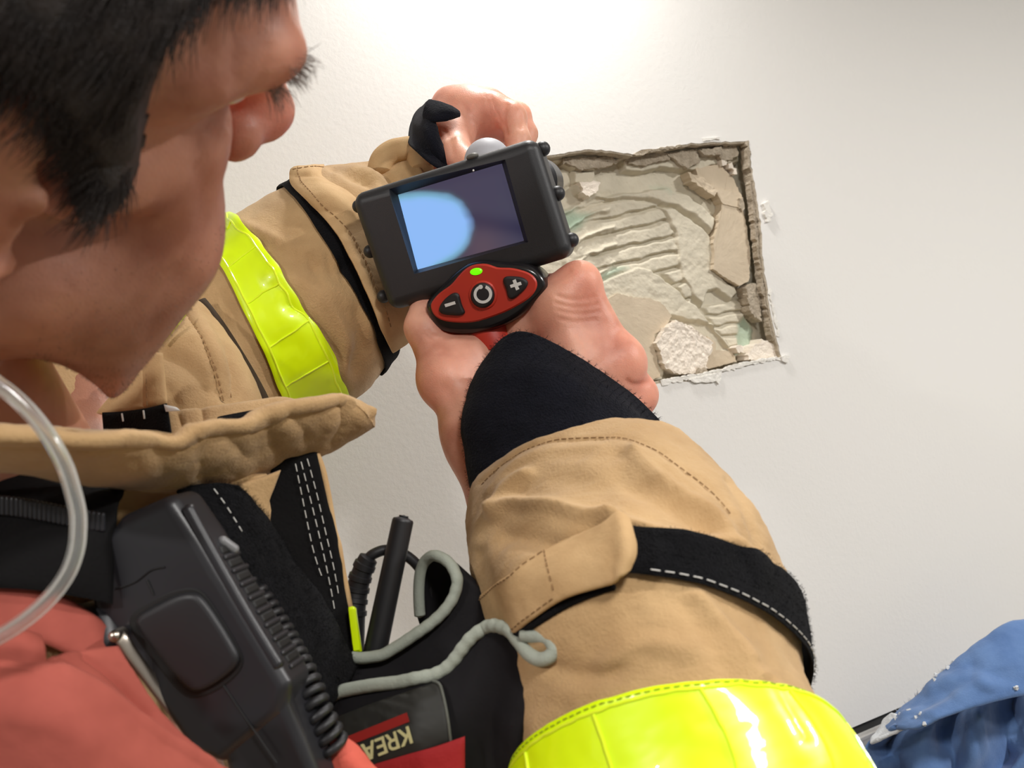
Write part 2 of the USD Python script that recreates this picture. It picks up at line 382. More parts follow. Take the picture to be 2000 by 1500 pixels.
def wall_uv(px, py):
    q = wallpx(px, py) - WALL0
    return q @ D_W, q[..., 2] + WALL0[2]
def wall_pt(a, z, off): return WALL0 + np.asarray(a)[..., None] * D_W + N_W * np.asarray(off)[..., None] + (np.asarray(z) - WALL0[2])[..., None] * np.array([0, 0, 1.0])
def map_wall(m):          # mesh whose x, y are wall coordinates (along, height) and z the distance off the wall
    v = np.asarray(m.vertices); w = np.array(WALL0) + v[:, :1] * D_W + v[:, 2:] * N_W; w[:, 2] += v[:, 1] - WALL0[2]
    t = trimesh.Trimesh(w, m.faces, process=False)
    return t
def px_poly(pts, jitter=0.0, step=6.0, seed=1):
    """outline in photo pixels on the wall -> wall coordinates, with a broken edge"""
    r = np.random.default_rng(seed); out = []
    pts = list(pts)
    for (x0, y0), (x1, y1) in zip(pts, pts[1:] + pts[:1]):
        n = max(1, int(math.hypot(x1 - x0, y1 - y0) / step))
        for i in range(n):
            t = i / n; j = r.normal(0, jitter, 2) if jitter else (0, 0)
            out.append((x0 + (x1 - x0) * t + j[0], y0 + (y1 - y0) * t + j[1]))
    o = np.array(out); a, z = wall_uv(o[:, 0], o[:, 1])
    return np.c_[a, z]
HOLE = [(1020, 312), (1085, 302), (1110, 297), (1150, 291), (1200, 296), (1235, 301), (1262, 291), (1300, 290), (1350, 280), (1400, 278), (1462, 275), (1466, 300),
        (1472, 350), (1480, 400), (1488, 450), (1490, 500), (1497, 550), (1503, 600), (1512, 640), (1522, 685), (1530, 700), (1500, 706), (1465, 714), (1430, 722), (1390, 735),
        (1350, 745), (1290, 748), (1200, 770), (1090, 785), (1060, 700), (1040, 500)]
T_SH = 0.016
hole = Polygon(px_poly(HOLE, 0.8, 8, 3)).buffer(0)
zs0 = float(wall_uv(1665, 1434)[1])        # the shadow gap that runs along the wall
GAP_H = 0.016
z_top = zs0 + GAP_H / 2; z_bot = zs0 - GAP_H / 2
wall = numbered('/World', 'wall_back'); wx = UsdGeom.Xform.Define(stage, wall); wbase = WALL0 * [1, 1, 0]; wx.AddTranslateOp().Set(Gf.Vec3d(*map(float, wbase))); BASE[wall] = wbase
tag(wx.GetPrim(), 'white painted plasterboard wall with a square hole cut in it', None, None, 'structure')
AL, AR = -2.4, 3.0
panel = Polygon([(AL, z_top), (AR, z_top), (AR, CEIL), (AL, CEIL)]).difference(hole)
def extrude(pg, z0, z1):
    m = trimesh.creation.extrude_polygon(pg, z1 - z0, engine='earcut'); m.apply_translation([0, 0, z0]); return m
obj(wall, 'plasterboard_panel', map_wall(extrude(panel, -T_SH, 0)), M_wall, smooth=False)
# the cut's own face: gypsum core just inside the paint, a rough ribbon around the opening
ring = hole.buffer(0.0001).difference(hole.buffer(-0.0022).simplify(0.0006))
rm = map_wall(extrude(ring, -T_SH, -0.0008)); obj(wall, 'cut_edge', rm, M_core, smooth=False, label='rough gypsum edge of the cut opening')
ch = Polygon([(AL, 0.0), (AR, 0.0), (AR, z_bot - 0.004), (AL, z_bot - 0.004)])
obj(wall, 'lower_panel', map_wall(cat([extrude(ch, -T_SH, 0.0005), extrude(Polygon([(AL, z_bot - 0.004), (AR, z_bot - 0.004), (AR, z_bot), (AL, z_bot)]), -T_SH, 0.002)])), M_wall, smooth=False)
obj(wall, 'shadow_gap', map_wall(extrude(Polygon([(AL, z_bot - .01), (AR, z_bot - .01), (AR, z_top + .01), (AL, z_top + .01)]), -T_SH - 0.004, -0.009)), M_gap, smooth=False)
obj(wall, 'backing', map_wall(extrude(Polygon([(AL, 0), (AR, 0), (AR, CEIL), (AL, CEIL)]).difference(hole.buffer(0.05)), -T_SH - 0.06, -T_SH - 0.005)), M_wallr, smooth=False)

# ---- tile adhesive behind the hole: a combed, smeared relief (coordinates of the sketch: c(x,y) -> photo pixels)
def cpx(pts): return [(1020 + .36 * x, 240 + .36 * y) for x, y in pts]
def inside(px, py, poly, soft=2.0):
    from matplotlib.path import Path
    raise RuntimeError
def poly_sd(px, py, poly):
    """signed distance in pixels, positive inside"""
    p = [tuple(q) for q in poly]; d = dist_poly(px, py, p + p[:1]); ins = np.zeros(np.shape(px), bool)
    for (x0, y0), (x1, y1) in zip(p, p[1:] + p[:1]):
        c = ((y0 > py) != (y1 > py)); ins ^= c & (px < (x1 - x0) * (py - y0) / (y1 - y0 + 1e-12) + x0)
    return np.where(ins, d, -d)
def step_s(x, w): t = np.clip(x / w * 0.5 + 0.5, 0, 1); return t * t * (3 - 2 * t)
gx, gy = np.meshgrid(np.arange(1000, 1552, 1.5), np.arange(262, 800, 1.5))
wob = (meshkit.fbm(np.stack([gx / 22, gy / 22, gx * 0], -1), 3, 5) - .5) * 9; wob2 = (meshkit.fbm(np.stack([gx / 22, gy / 22, gx * 0 + 9], -1), 3, 8) - .5) * 9
qx, qy = gx + wob, gy + wob2
cx, cy = (qx - 1020) / .36, (qy - 240) / .36
h = np.zeros_like(gx)                                                     # millimetres above the board
def plateau(poly, hh, w=3.0, mode='max'):
    global h
    s = step_s(poly_sd(qx, qy, cpx(poly)), w)
    h = np.maximum(h, hh * s) if mode == 'max' else h * (1 - s) + hh * s
# combed bars
t = (cy + .24 * cx - 617) / 91.0; fr = t - np.floor(t)
bars = np.clip(np.minimum(fr / .30, (1 - fr) / .10), 0, 1); bars = bars * bars * (3 - 2 * bars)
reg = step_s(poly_sd(qx, qy, cpx([(200, 470), (460, 400), (640, 385), (800, 415), (900, 590), (920, 720), (1000, 930), (980, 980), (830, 790), (600, 800), (420, 850), (300, 760)])), 5)
fade = np.clip((cx - 330) / 190, 0, 1)
h += reg * (6.5 * bars * fade + 6.0 * (1 - fade) * 0.8)
t = (cy + .13 * cx - 20) / 64.0; fr = t - np.floor(t); bars = np.clip(np.minimum(fr / .35, (1 - fr) / .12), 0, 1)
reg = step_s(poly_sd(qx, qy, cpx([(1050, 985), (1270, 930), (1290, 1080), (1250, 1240), (1200, 1230), (1090, 1060)])), 4)
h = h * (1 - reg) + reg * 5 * bars
for ln, amp, w in [([(300, 560), (400, 490), (520, 455)], 3.5, 4), ([(345, 650), (420, 590), (550, 548)], 3.5, 4), ([(355, 745), (430, 690), (560, 648)], 3.5, 4), ([(430, 840), (500, 790), (560, 752)], 3.5, 4), ([(245, 480), (330, 440), (470, 375)], 4, 5)]:
    d = dist_poly(qx, qy, smooth_line(cpx(ln))); h += amp * np.exp(-(d / w) ** 2)
    d = dist_poly(qx, qy - 6, smooth_line(cpx(ln))); h -= amp * .7 * np.exp(-(d / w) ** 2)
plateau([(480, 378), (700, 350), (850, 330), (960, 370), (1050, 440), (1110, 500), (1085, 580), (1000, 490), (900, 440), (830, 420), (760, 395), (640, 388), (560, 395)], 11, 5)
plateau([(800, 430), (880, 445), (980, 500), (1080, 590), (1110, 700), (1090, 780), (1150, 830), (1220, 870), (1235, 915), (1190, 955), (1110, 890), (1070, 900), (1040, 985), (1000, 930), (930, 830), (905, 720), (900, 600), (860, 520)], 9, 4)
plateau([(470, 350), (610, 255), (720, 245), (880, 252), (1000, 325), (1130, 400), (1110, 430), (1000, 372), (850, 322), (700, 345)], -3, 3, 'set')
plateau([(130, 150), (700, 110), (1230, 95), (1230, 190), (1110, 205), (1000, 240), (900, 235), (800, 215), (700, 245), (600, 240), (520, 195), (480, 215), (440, 235), (330, 230), (250, 190), (140, 190)], 12, 3)
plateau([(330, 235), (440, 235), (446, 305), (330, 300)], 9, 2.5); plateau([(336, 308), (446, 302), (440, 352), (395, 388), (350, 362)], 13, 2.5)
plateau([(445, 240), (520, 190), (590, 185), (600, 230), (560, 285), (450, 340)], -2, 3, 'set')
plateau([(190, 190), (318, 232), (322, 300), (235, 380)], 4, 4)
plateau([(600, 800), (680, 762), (760, 780), (830, 830), (900, 900), (1000, 980), (1055, 1045), (1205, 1220), (1175, 1230), (1100, 1080), (1000, 1065), (870, 1035), (840, 1060), (820, 1400), (440, 1400), (420, 870)], 9, 3)
plateau([(870, 1045), (1000, 1075), (1090, 1090), (1200, 1225), (1110, 1225), (1060, 1180), (950, 1110)], -1, 3, 'set')
plateau([(1240, 1080), (1290, 1040), (1330, 1110), (1310, 1220), (1250, 1260)], 2, 3, 'set')
h += (meshkit.fbm(np.stack([gx / 9, gy / 9, gx * 0 + 3], -1), 4, 2) - .5) * 1.6 + (meshkit.fbm(np.stack([gx / 40, gy / 40, gx * 0 + 7], -1), 3, 4) - .5) * 3.0
G = wallpx(gx, gy, -T_SH - 0.014 + h * 1e-3)
nn = np.broadcast_to(N_W, G.shape)
bed = shell(G, -0.004, n=nn, taper=False)
tone = meshkit.fbm(np.stack([gx / 30, gy / 30, gx * 0 + 1], -1), 4, 11)
tintA = np.array(srgb(210, 202, 182)) * (0.88 + .24 * tone)[..., None]
gr = step_s(poly_sd(qx, qy, cpx([(220, 470), (330, 450), (420, 480), (350, 560), (280, 580)])), 14) + .8 * step_s(poly_sd(qx, qy, cpx([(420, 850), (560, 770), (640, 770), (520, 830)])), 6) + .9 * step_s(poly_sd(qx, qy, cpx([(1245, 1080), (1285, 1040), (1330, 1120), (1300, 1250), (1240, 1250)])), 5) + .5 * step_s(poly_sd(qx, qy, cpx([(780, 320), (880, 325), (860, 360)])), 10)
tintA = tintA * (1 - np.clip(gr, 0, 1)[..., None] * .75) + np.array(srgb(158, 188, 166)) * np.clip(gr, 0, 1)[..., None] * .75
tv = tintA.reshape(-1, 3)
M_mortar = usdkit.material(stage, '/World/Looks/tile_adhesive', {'a': ('attribute', {'attribute': 'tint'}), 'p': ('principled_bsdf', {'roughness': 0.9}), 'g': ('geometry', {}), 'n': ('noise_texture', {'scale': 500, 'detail': 3}), 'b': ('bump', {'strength': 0.3, 'distance': 0.001})},
                           [('a.color', 'p.base_color'), ('g.position', 'n.vector'), ('n.fac', 'b.height'), ('b.normal', 'p.normal')], 'p.BSDF')
obj(wall, 'adhesive_bed', bed, M_mortar, smooth=True, tint=np.vstack([tv, tv]), label='grey-green combed tile adhesive inside the hole')
def slab(poly, off0, off1, m, name, jit=1.0, rough=0.0, seed=1, label=None, warp=None, sub_=0.004, par=None):
    pg = Polygon(px_poly(cpx(poly), jit, 4, seed)).buffer(0)
    if pg.geom_type != 'Polygon': pg = max(pg.geoms, key=lambda g: g.area)
    e = extrude(pg, off0, off1)
    if rough:
        v, f = trimesh.remesh.subdivide_to_size(e.vertices, e.faces, sub_); e = trimesh.Trimesh(v, f)
        nz = (meshkit.fbm(np.c_[v[:, :2] * 220, v[:, 2] * 0], 4, seed) - .5) * 2 * rough
        v = v.copy(); v[:, 2] += np.where(v[:, 2] > off1 - 1e-5, nz, 0); e = trimesh.Trimesh(v, f, process=False)
    return obj(par or wall, name, map_wall(e), m, smooth=30, label=label)
B0 = -T_SH - 0.013
slab([(980, 232), (1060, 215), (1110, 208), (1190, 285), (1228, 380), (1240, 450), (1262, 560), (1282, 720), (1272, 850), (1222, 872), (1150, 835), (1080, 782), (1085, 690), (1075, 640), (1100, 560), (1108, 480), (1130, 432), (1125, 400), (1050, 330), (1000, 290)], B0, -T_SH + 0.001, M_board, 'board_paper', 0.7, .0003, 2, 'torn beige paper face at the right of the hole')
slab([(1080, 345), (1130, 425), (1215, 450), (1235, 400), (1222, 365), (1150, 350)], B0, -T_SH + 0.0022, M_board, 'board_paper', 0.7, .0003, 12)
slab([(445, 985), (560, 912), (650, 935), (720, 940), (800, 962), (858, 1038), (830, 1100), (765, 1140), (765, 1200), (780, 1300), (800, 1370), (740, 1400), (560, 1420), (430, 1150)], B0, -T_SH - 0.0025, M_board, 'board_paper', 0.8, .0003, 3, 'beige paper face at the lower left of the hole')
slab([(1060, 1150), (1105, 1180), (1110, 1225), (1200, 1240), (1220, 1290), (1060, 1330), (1020, 1290)], B0, -T_SH - 0.004, M_board, 'board_paper', 0.8, .0004, 4)
slab([(862, 1068), (950, 1102), (1062, 1188), (1060, 1240), (1022, 1290), (1030, 1330), (960, 1362), (860, 1358), (798, 1320), (780, 1260), (755, 1190), (800, 1110)], B0, -T_SH + 0.006, M_chunk, 'plaster_chunk', 1.2, .0017, 5, 'rough white plaster lump low in the hole', sub_=.0018)
slab([(970, 1340), (1020, 1322), (1030, 1360), (960, 1378)], B0, -T_SH + 0.008, M_core, 'plaster_chunk', 1.5, .002, 25)
for k, pl in enumerate([[(820, 150), (980, 125), (1000, 195), (920, 235), (880, 200), (830, 170)], [(1090, 120), (1190, 108), (1205, 160), (1130, 200), (1095, 170)], [(980, 140), (1100, 120), (1095, 165), (1010, 165)], [(600, 160), (820, 145), (840, 180), (680, 215), (610, 205)],
                        [(250, 170), (520, 165), (560, 195), (480, 225), (360, 235), (260, 200)], [(1110, 190), (1135, 188), (1140, 215), (1118, 222)], [(1145, 205), (1170, 205), (1175, 235), (1150, 238)], [(1172, 235), (1195, 240), (1195, 270), (1170, 262)],
                        [(1240, 880), (1290, 860), (1320, 960), (1320, 1070), (1270, 1030), (1250, 950)], [(1250, 1240), (1320, 1170), (1390, 1200), (1400, 1270), (1290, 1290), (1240, 1280)], [(1200, 1205), (1235, 1205), (1240, 1245), (1205, 1245)], [(1210, 400), (1232, 395), (1240, 460), (1222, 470)],
                        [(340, 306), (446, 302), (441, 352), (395, 388), (352, 362)], [(930, 255), (1010, 280), (1090, 360), (1080, 385), (1000, 340), (940, 285)]]):
    slab(pl, B0, -T_SH + [.004, .006, .009, .003, .002, .006, .006, .006, .007, .010, .004, .005, 0.004, 0.0045][k], [M_core, M_core, M_core, M_core, M_mortar2 if False else M_core, M_chunk, M_chunk, M_chunk, M_core, M_chunk, M_chunk, M_core, M_chunk, M_board][k], 'plaster_chunk', 1.3, .0011, 40 + k)
# paper flakes that stand proud of the paint along the rim
for k, (pl, o0, o1) in enumerate([([(745, 1400), (830, 1380), (960, 1360), (1080, 1335), (1200, 1300), (1330, 1275), (1435, 1268), (1425, 1282), (1320, 1295), (1200, 1322), (1080, 1352), (960, 1385), (860, 1400), (760, 1425)], -.004, .0016),
                                  ([(900, 1392), (980, 1375), (1075, 1350), (1062, 1420), (1040, 1405), (930, 1412)], .0004, .003), ([(1400, 1270), (1440, 1262), (1430, 1310), (1405, 1290)], 0, .0035),
                                  ([(1300, 440), (1325, 430), (1345, 480), (1340, 530), (1318, 545), (1308, 500)], -.006, .004), ([(1225, 95), (1238, 180), (1228, 240), (1218, 180), (1215, 100)], -.01, .0008),
                                  ([(1245, 260), (1262, 380), (1285, 520), (1300, 700), (1320, 800), (1308, 820), (1285, 700), (1268, 520), (1248, 380)], -.012, -.003), ([(1300, 830), (1345, 960), (1380, 1150), (1365, 1180), (1330, 1010), (1305, 900)], -.012, -.002), ([(1340, 900), (1372, 1040), (1395, 1160), (1385, 1165), (1360, 1050), (1335, 930)], 0, .0016), ([(600, 172), (680, 145), (860, 118), (865, 128), (690, 160), (620, 182)], -.006, .001), ([(975, 88), (1060, 78), (1075, 92), (980, 98)], 0, .002)]):
    slab(pl, o0, o1, [M_paper, M_paper, M_paper, M_paper, M_core, M_core, M_core, M_paper, M_core, M_paper][k], 'paper_flake', 1.3, 0.0007, 70 + k, par=wall)

# ---- the rest of the room
def box_struct(name, lo, hi, m, label):
    b = trimesh.creation.box(bounds=[lo, hi]); path = numbered('/World', name)
    usdkit.mesh(stage, path, b, m); tag(stage.GetPrimAtPath(path), label, None, None, 'structure')
box_struct('floor', (-4, -3, -0.05), (5, 3.6, 0), M_floor, 'grey vinyl floor of the room below the picture')
box_struct('ceiling', (-4, -3, CEIL), (5, 3.6, CEIL + .05), M_wallr, 'white ceiling of the room above the picture')
box_struct('wall_front', (-4, -3.05, 0), (5, -3.0, CEIL), M_wallr, 'white wall behind the viewer')
M_lampglass = usdkit.material(stage, '/World/Looks/lamp_diffuser', {'e': ('emission', {'color': (1, .95, .88), 'strength': 3.0})}, [], 'e.emission')
M_chrome = mat('lamp_metal', srgb(200, 200, 200), 0.25, metallic=1.0)
for k, (a, off, pw, rad) in enumerate(LAMPS):
    p = wall_at(a, CEIL - 0.004, off)
    L = thing('ceiling_downlight', ['small recessed downlight in the ceiling close to the white wall', 'wide recessed ceiling downlight above the firefighter', 'recessed ceiling downlight in the right half of the ceiling', 'recessed ceiling downlight at the far left of the room'][k], 'light', p)
    rg = trimesh.creation.annulus(rad + .004, rad + .016, 0.012); rg.apply_translation(p + [0, 0, -0.001]); obj(L, 'trim_ring', rg, M_chrome)
    dk = trimesh.creation.cylinder(rad + .0035, 0.003); dk.apply_translation(p + [0, 0, 0.004]); obj(L, 'lens', dk, M_lampglass)
    lamp_light(f'{L}/light', [0, 0, -0.012], pw, rad)
# ================================================================== thermal imaging camera
D_T = 0.585; O_T = P(905, 437, D_T)
vr = unit(CAM - O_T)
a17 = math.radians(17.0)
X0 = math.cos(a17) * CR + math.sin(a17) * CU; X0 = unit(X0 - vr * (X0 @ vr)); Y0 = np.cross(vr, X0)
yaw = math.radians(13)
XT = unit(math.cos(yaw) * X0 + math.sin(yaw) * vr); ZT = unit(math.cos(yaw) * vr - math.sin(yaw) * X0)
pt = math.radians(3); YT = unit(math.cos(pt) * Y0 - math.sin(pt) * ZT); ZT = np.cross(XT, YT)
FT = np.eye(4); FT[:3, 0], FT[:3, 1], FT[:3, 2], FT[:3, 3] = XT, YT, ZT, O_T
def T(px, py, z=0.0):
    d = ray(px, py); o = O_T + ZT * z; t = ((o - CAM) @ ZT) / (d @ ZT); q = CAM + d * t - O_T
    return (q @ XT, q @ YT)
def TL(pts, z=0.0): return [T(x, y, z) for x, y in pts]
def tw(m): m = trimesh.Trimesh(np.asarray(m.vertices) @ FT[:3, :3].T + O_T, m.faces, process=False); return m
def tp(x, y, z): return O_T + XT * x + YT * y + ZT * z
tic = thing('thermal_camera', 'black handheld thermal imaging camera with red button panel held up to the hole', 'camera', O_T - np.array([0, 0, .12]))
cor = TL([(680, 381), (1046, 265), (1119, 501), (757, 610)])
cor = np.array(cor); cc = cor.mean(0)
def hull_plate(corners, zs, r):
    return hull_balls([(x, y, z) for x, y in corners for z in zs], r)
rr = .0085
inset = np.array([[c[0] - np.sign(c[0] - cc[0]) * rr, c[1] - np.sign(c[1] - cc[1]) * rr] for c in cor])
bez = hull_plate(inset, (-.026, -rr), rr)
# screen well: a tapering pocket cut from the front
well_o = np.array(TL([(759, 367), (986, 313), (1030, 472), (811, 534)])); well_i = np.array(TL([(778, 381), (980, 320), (1023, 470), (816, 526)], -.009))
pock = trimesh.convex.convex_hull(np.vstack([np.c_[well_o * 1.0 + (well_o - well_o.mean(0)) * .02, np.full(4, .001)], np.c_[well_i, np.full(4, -.0092)]]))
def mf(m): return Manifold(manifold3d.Mesh(np.asarray(m.vertices, np.float32), np.asarray(m.faces, np.uint32)))
bm = (mf(bez) - mf(pock)).to_mesh(); bez = trimesh.Trimesh(np.array(bm.vert_properties[:, :3]), np.array(bm.tri_verts), process=False)
obj(tic, 'rear_housing', tw(bez), M_rubber, smooth=32, label='black rubber rear housing around the screen')
# the screen: an emitting picture on a fine grid
nu, nv = 96, 72
s, t = np.meshgrid(np.linspace(0, 1, nu), np.linspace(0, 1, nv))
wi = well_i + (well_i - well_i.mean(0)) * .03
q = (wi[0] * ((1 - s) * (1 - t))[..., None] + wi[1] * (s * (1 - t))[..., None] + wi[2] * (s * t)[..., None] + wi[3] * ((1 - s) * t)[..., None])
Gs = np.concatenate([q, np.full((*q.shape[:2], 1), -.0088)], -1) @ FT[:3, :3].T + O_T
blob = ((s - .02) / .56) ** 2 + ((t - .55) / .52) ** 2 + (meshkit.fbm(np.stack([s * 4, t * 4, s * 0], -1), 3, 2) - .5) * .25
m_ = np.clip((1.12 - blob) / .28, 0, 1)[..., None]; edge = (np.exp(-((blob - .93) / .16) ** 2) * np.clip((.55 - np.abs(t - .5)) * 0 + np.abs(t - .55) * 2.2, 0, 1))[..., None]
dark = np.array(srgb(64, 62, 84)) * np.ones((nv, nu, 1)); st = np.exp(-((t - .22 - s * .62) / .13) ** 2)[..., None]
dark = dark * (1 - .75 * st) + np.array(srgb(34, 34, 66)) * .75 * st
rd = np.exp(-(((s - .62) / .2) ** 2 + ((t - .95) / .3) ** 2))[..., None]; dark = dark * (1 - .7 * rd) + np.array(srgb(92, 72, 84)) * .7 * rd
bl = np.array(srgb(140, 186, 246)) * np.ones((nv, nu, 1)); img = dark * (1 - m_) + bl * m_; img = img * (1 - .55 * edge) + np.array(srgb(110, 176, 182)) * .55 * edge
sc = shell(Gs, -.0006, n=np.broadcast_to(ZT, Gs.shape), taper=False)
M_screen = usdkit.material(stage, '/World/Looks/thermal_picture', {'a': ('attribute', {'attribute': 'tint'}), 'p': ('principled_bsdf', {'base_color': (.01, .01, .012), 'roughness': 0.18, 'emission_strength': 1.0})}, [('a.color', 'p.emission_color')], 'p.BSDF')
obj(tic, 'screen', sc, M_screen, smooth=True, tint=np.vstack([img.reshape(-1, 3)] * 2), label='lit screen showing a pale blue heat picture')
# front housing, lens barrel and top grip boss
ctr = inset.mean(0)
fr = np.array([[ctr[0] + (c[0] - ctr[0]) * .88, ctr[1] + (c[1] - ctr[1]) * .86] for c in inset])
fr2 = np.array([[ctr[0] + (c[0] - ctr[0]) * .62, ctr[1] + (c[1] - ctr[1]) * .7] for c in inset])
body = trimesh.convex.convex_hull(np.vstack([hull_plate(fr, (-.03,), .006).vertices, hull_plate(fr2, (-.088,), .009).vertices]))
obj(tic, 'front_housing', tw(body), M_plastic, smooth=35)
def cyl(x, y, z0, z1, r, k=40, r2=None):
    path = np.array([tp(x, y, z0), tp(x, y, z0 + (z1 - z0) * .02), tp(x, y, z0 + (z1 - z0) * .98), tp(x, y, z1)])
    r2 = r if r2 is None else r2
    return pipe(path, [r * .9, r, r2, r2 * .93], k)
lx, ly = T(1050, 358, -.11)
obj(tic, 'lens_barrel', cyl(lx, ly, -.08, -.118, .019), M_plastic, smooth=40)
obj(tic, 'lens', cyl(lx, ly, -.1172, -.1186, .015), M_gloss, smooth=40)
# round rubber studs on the flanks
for (px, py) in [(695, 403), (717, 491), (743, 579)]:
    x, y = T(px + 6, py, -.012); obj(tic, 'edge_stud', hull_balls([tp(x, y, -.012)], .0046), M_rubber)
for (px, py) in [(1061, 291), (1090, 378), (1117, 469)]:
    x, y = T(px - 1, py, -.014); obj(tic, 'edge_stud', hull_balls([tp(x, y, -.014)], .0050), M_rubber)
x, y = T(924, 306, -.008); bs = trimesh.creation.icosphere(3); bs.apply_scale([.0042, .0022, .0034]); bs.apply_translation([x, y, -.006]); obj(tic, 'top_stud', tw(bs), mat('worn_stud', srgb(92, 90, 84), .5))
x, y = T(925, 333, -.001); obj(tic, 'speck_screw', hull_balls([tp(x, y, -.0005)], .0007), M_white)
# grey disc knob on the top, under the far hand
gx0, gy0 = T(948, 300, -.05)
kb = trimesh.creation.icosphere(4); kb.apply_scale([.0165, .0165, .0165]); kb.apply_translation([gx0, gy0 - .006, -.05])
obj(tic, 'top_cap', tw(kb), mat('grey_cap', srgb(176, 176, 182), .55), smooth=40, label='light grey round cap under the far hand')
# red control panel with black surround
def c7(pts): return [(820 + .135 * x, 490 + .135 * y) for x, y in pts]
RED = c7([(150, 800), (180, 720), (290, 600), (440, 490), (545, 370), (660, 255), (780, 200), (940, 188), (1040, 212), (1130, 238), (1300, 245), (1480, 280), (1610, 335), (1690, 430), (1690, 540), (1590, 680), (1410, 800), (1210, 900), (960, 990), (750, 1040), (520, 1042), (330, 1012), (200, 930)])
SUR = [(831, 600), (838, 583), (858, 563), (880, 540), (900, 523), (922, 512), (955, 509), (985, 512), (1020, 515), (1042, 522), (1058, 535), (1068, 553), (1066, 568), (1048, 588), (1022, 614), (990, 634), (955, 647), (918, 653), (880, 652), (855, 643), (838, 622)]
ZP = 0.010
obj(tic, 'panel_surround', plate(round_outline(TL(SUR, ZP - .004), 110), [(.004, -.03), (.0008, -.022), (0, -.006), (0, ZP - .006), (.0015, ZP - .003), (.0042, ZP - .001)], FT), M_gloss, smooth=45, label='glossy black surround of the red panel')
obj(tic, 'panel', plate(round_outline(TL(RED, ZP), 110), [(0, ZP - .004), (0.0002, ZP - .0008), (.0012, ZP + .0002)], FT), M_red, smooth=40, label='red control panel')
ringp = T(943.5, 576.5, ZP)
tor = trimesh.creation.torus(.0082, .0014, 48, 14); tor.apply_translation([ringp[0], ringp[1], ZP]); obj(tic, 'panel_ring', tw(tor), M_red, label='raised red ring round the power button')
def button(name, pts, label, zt=.0026):
    b = plate(round_outline(TL(c7(pts), ZP), 60), [(0, ZP - .002), (0, ZP + zt * .5), (.0007, ZP + zt * .85), (.0018, ZP + zt)], FT)
    return obj(tic, name, b, M_grip, smooth=45, label=label)
bmn = button('minus_button', [(285, 860), (330, 740), (420, 650), (500, 605), (560, 620), (590, 700), (630, 820), (655, 890), (600, 930), (480, 930), (350, 915)], 'black button with a white minus')
bpl = button('plus_button', [(1210, 430), (1240, 375), (1380, 368), (1500, 390), (1565, 450), (1540, 530), (1440, 630), (1340, 695), (1285, 670), (1255, 560)], 'black button with a white plus')
an = np.linspace(0, 2 * np.pi, 24, endpoint=False)
bpw = button('power_button', [(915 + 172 * math.cos(a), 640 + 182 * math.sin(a)) for a in -an], 'round black button with a white power ring', .0034)
zb = ZP + .0027
def print_plate(par, name, pts, z): obj(par, name, plate(np.array(TL(c7(pts), z))[::-1], [(0, z - .0006), (0, z + .00025)], FT), M_white, smooth=False)
print_plate(bmn, 'minus_mark', [(355, 772), (505, 728), (520, 770), (372, 815)], zb)
print_plate(bpl, 'plus_mark', [(1340, 428), (1385, 408), (1405, 462), (1458, 445), (1475, 490), (1420, 508), (1440, 552), (1395, 572), (1372, 520), (1318, 537), (1302, 495), (1358, 475)], zb)
zz = ZP + .0034; th = np.linspace(math.radians(-70), math.radians(250), 60)
ro, ri = 133, 92
outer = [(912 + ro * math.cos(a), 628 + ro * math.sin(a)) for a in th]; inner_ = [(912 + ri * math.cos(a), 628 + ri * math.sin(a)) for a in th[::-1]]
print_plate(bpw, 'power_mark', outer + inner_, zz)
dt = TL(c7([(880, 522)]), zz)[0]; ds = trimesh.creation.cylinder(.0014, .0008, sections=20); ds.apply_translation([dt[0], dt[1], zz]); obj(bpw, 'power_dot', tw(ds), M_white)
led = TL(c7([(818 + 88 * math.cos(a) + 8 * math.sin(a), 298 + 50 * math.sin(a) - 14 * math.cos(a)) for a in -an]), ZP)
M_led = usdkit.material(stage, '/World/Looks/green_led', {'p': ('principled_bsdf', {'base_color': srgb(120, 255, 10), 'roughness': .3, 'emission_color': srgb(90, 255, 0), 'emission_strength': 0.9})}, [], 'p.BSDF')
obj(tic, 'status_lamp', plate(led, [(0, ZP - .001), (0, ZP + .0006), (.0008, ZP + .0012)], FT), M_led, smooth=45, label='lit green status lamp')
# neck and pistol grip
gtop = tp(*T(955, 625, -.018), -.018); gbot = P(1035, 800, .60)
gp = np.array([gtop * (1 - k) + gbot * k for k in np.linspace(0, 1, 14)])
gm = trimesh.creation.icosphere(2)
obj(tic, 'grip', pipe(gp, np.interp(np.linspace(0, 1, 14), [0, .2, .8, 1], [.017, .0155, .0165, .0175]), 28), M_grip, smooth=50, label='black rubber pistol grip')
nk = np.array([tp(*T(948, 640, -.012), -.012), tp(*T(960, 665, -.010), -.010), tp(*T(968, 682, -.009), -.009)])
obj(tic, 'grip_collar', pipe(nk, [.0165, .0165, .016], 28), M_red, smooth=50, label='red collar between panel and grip')
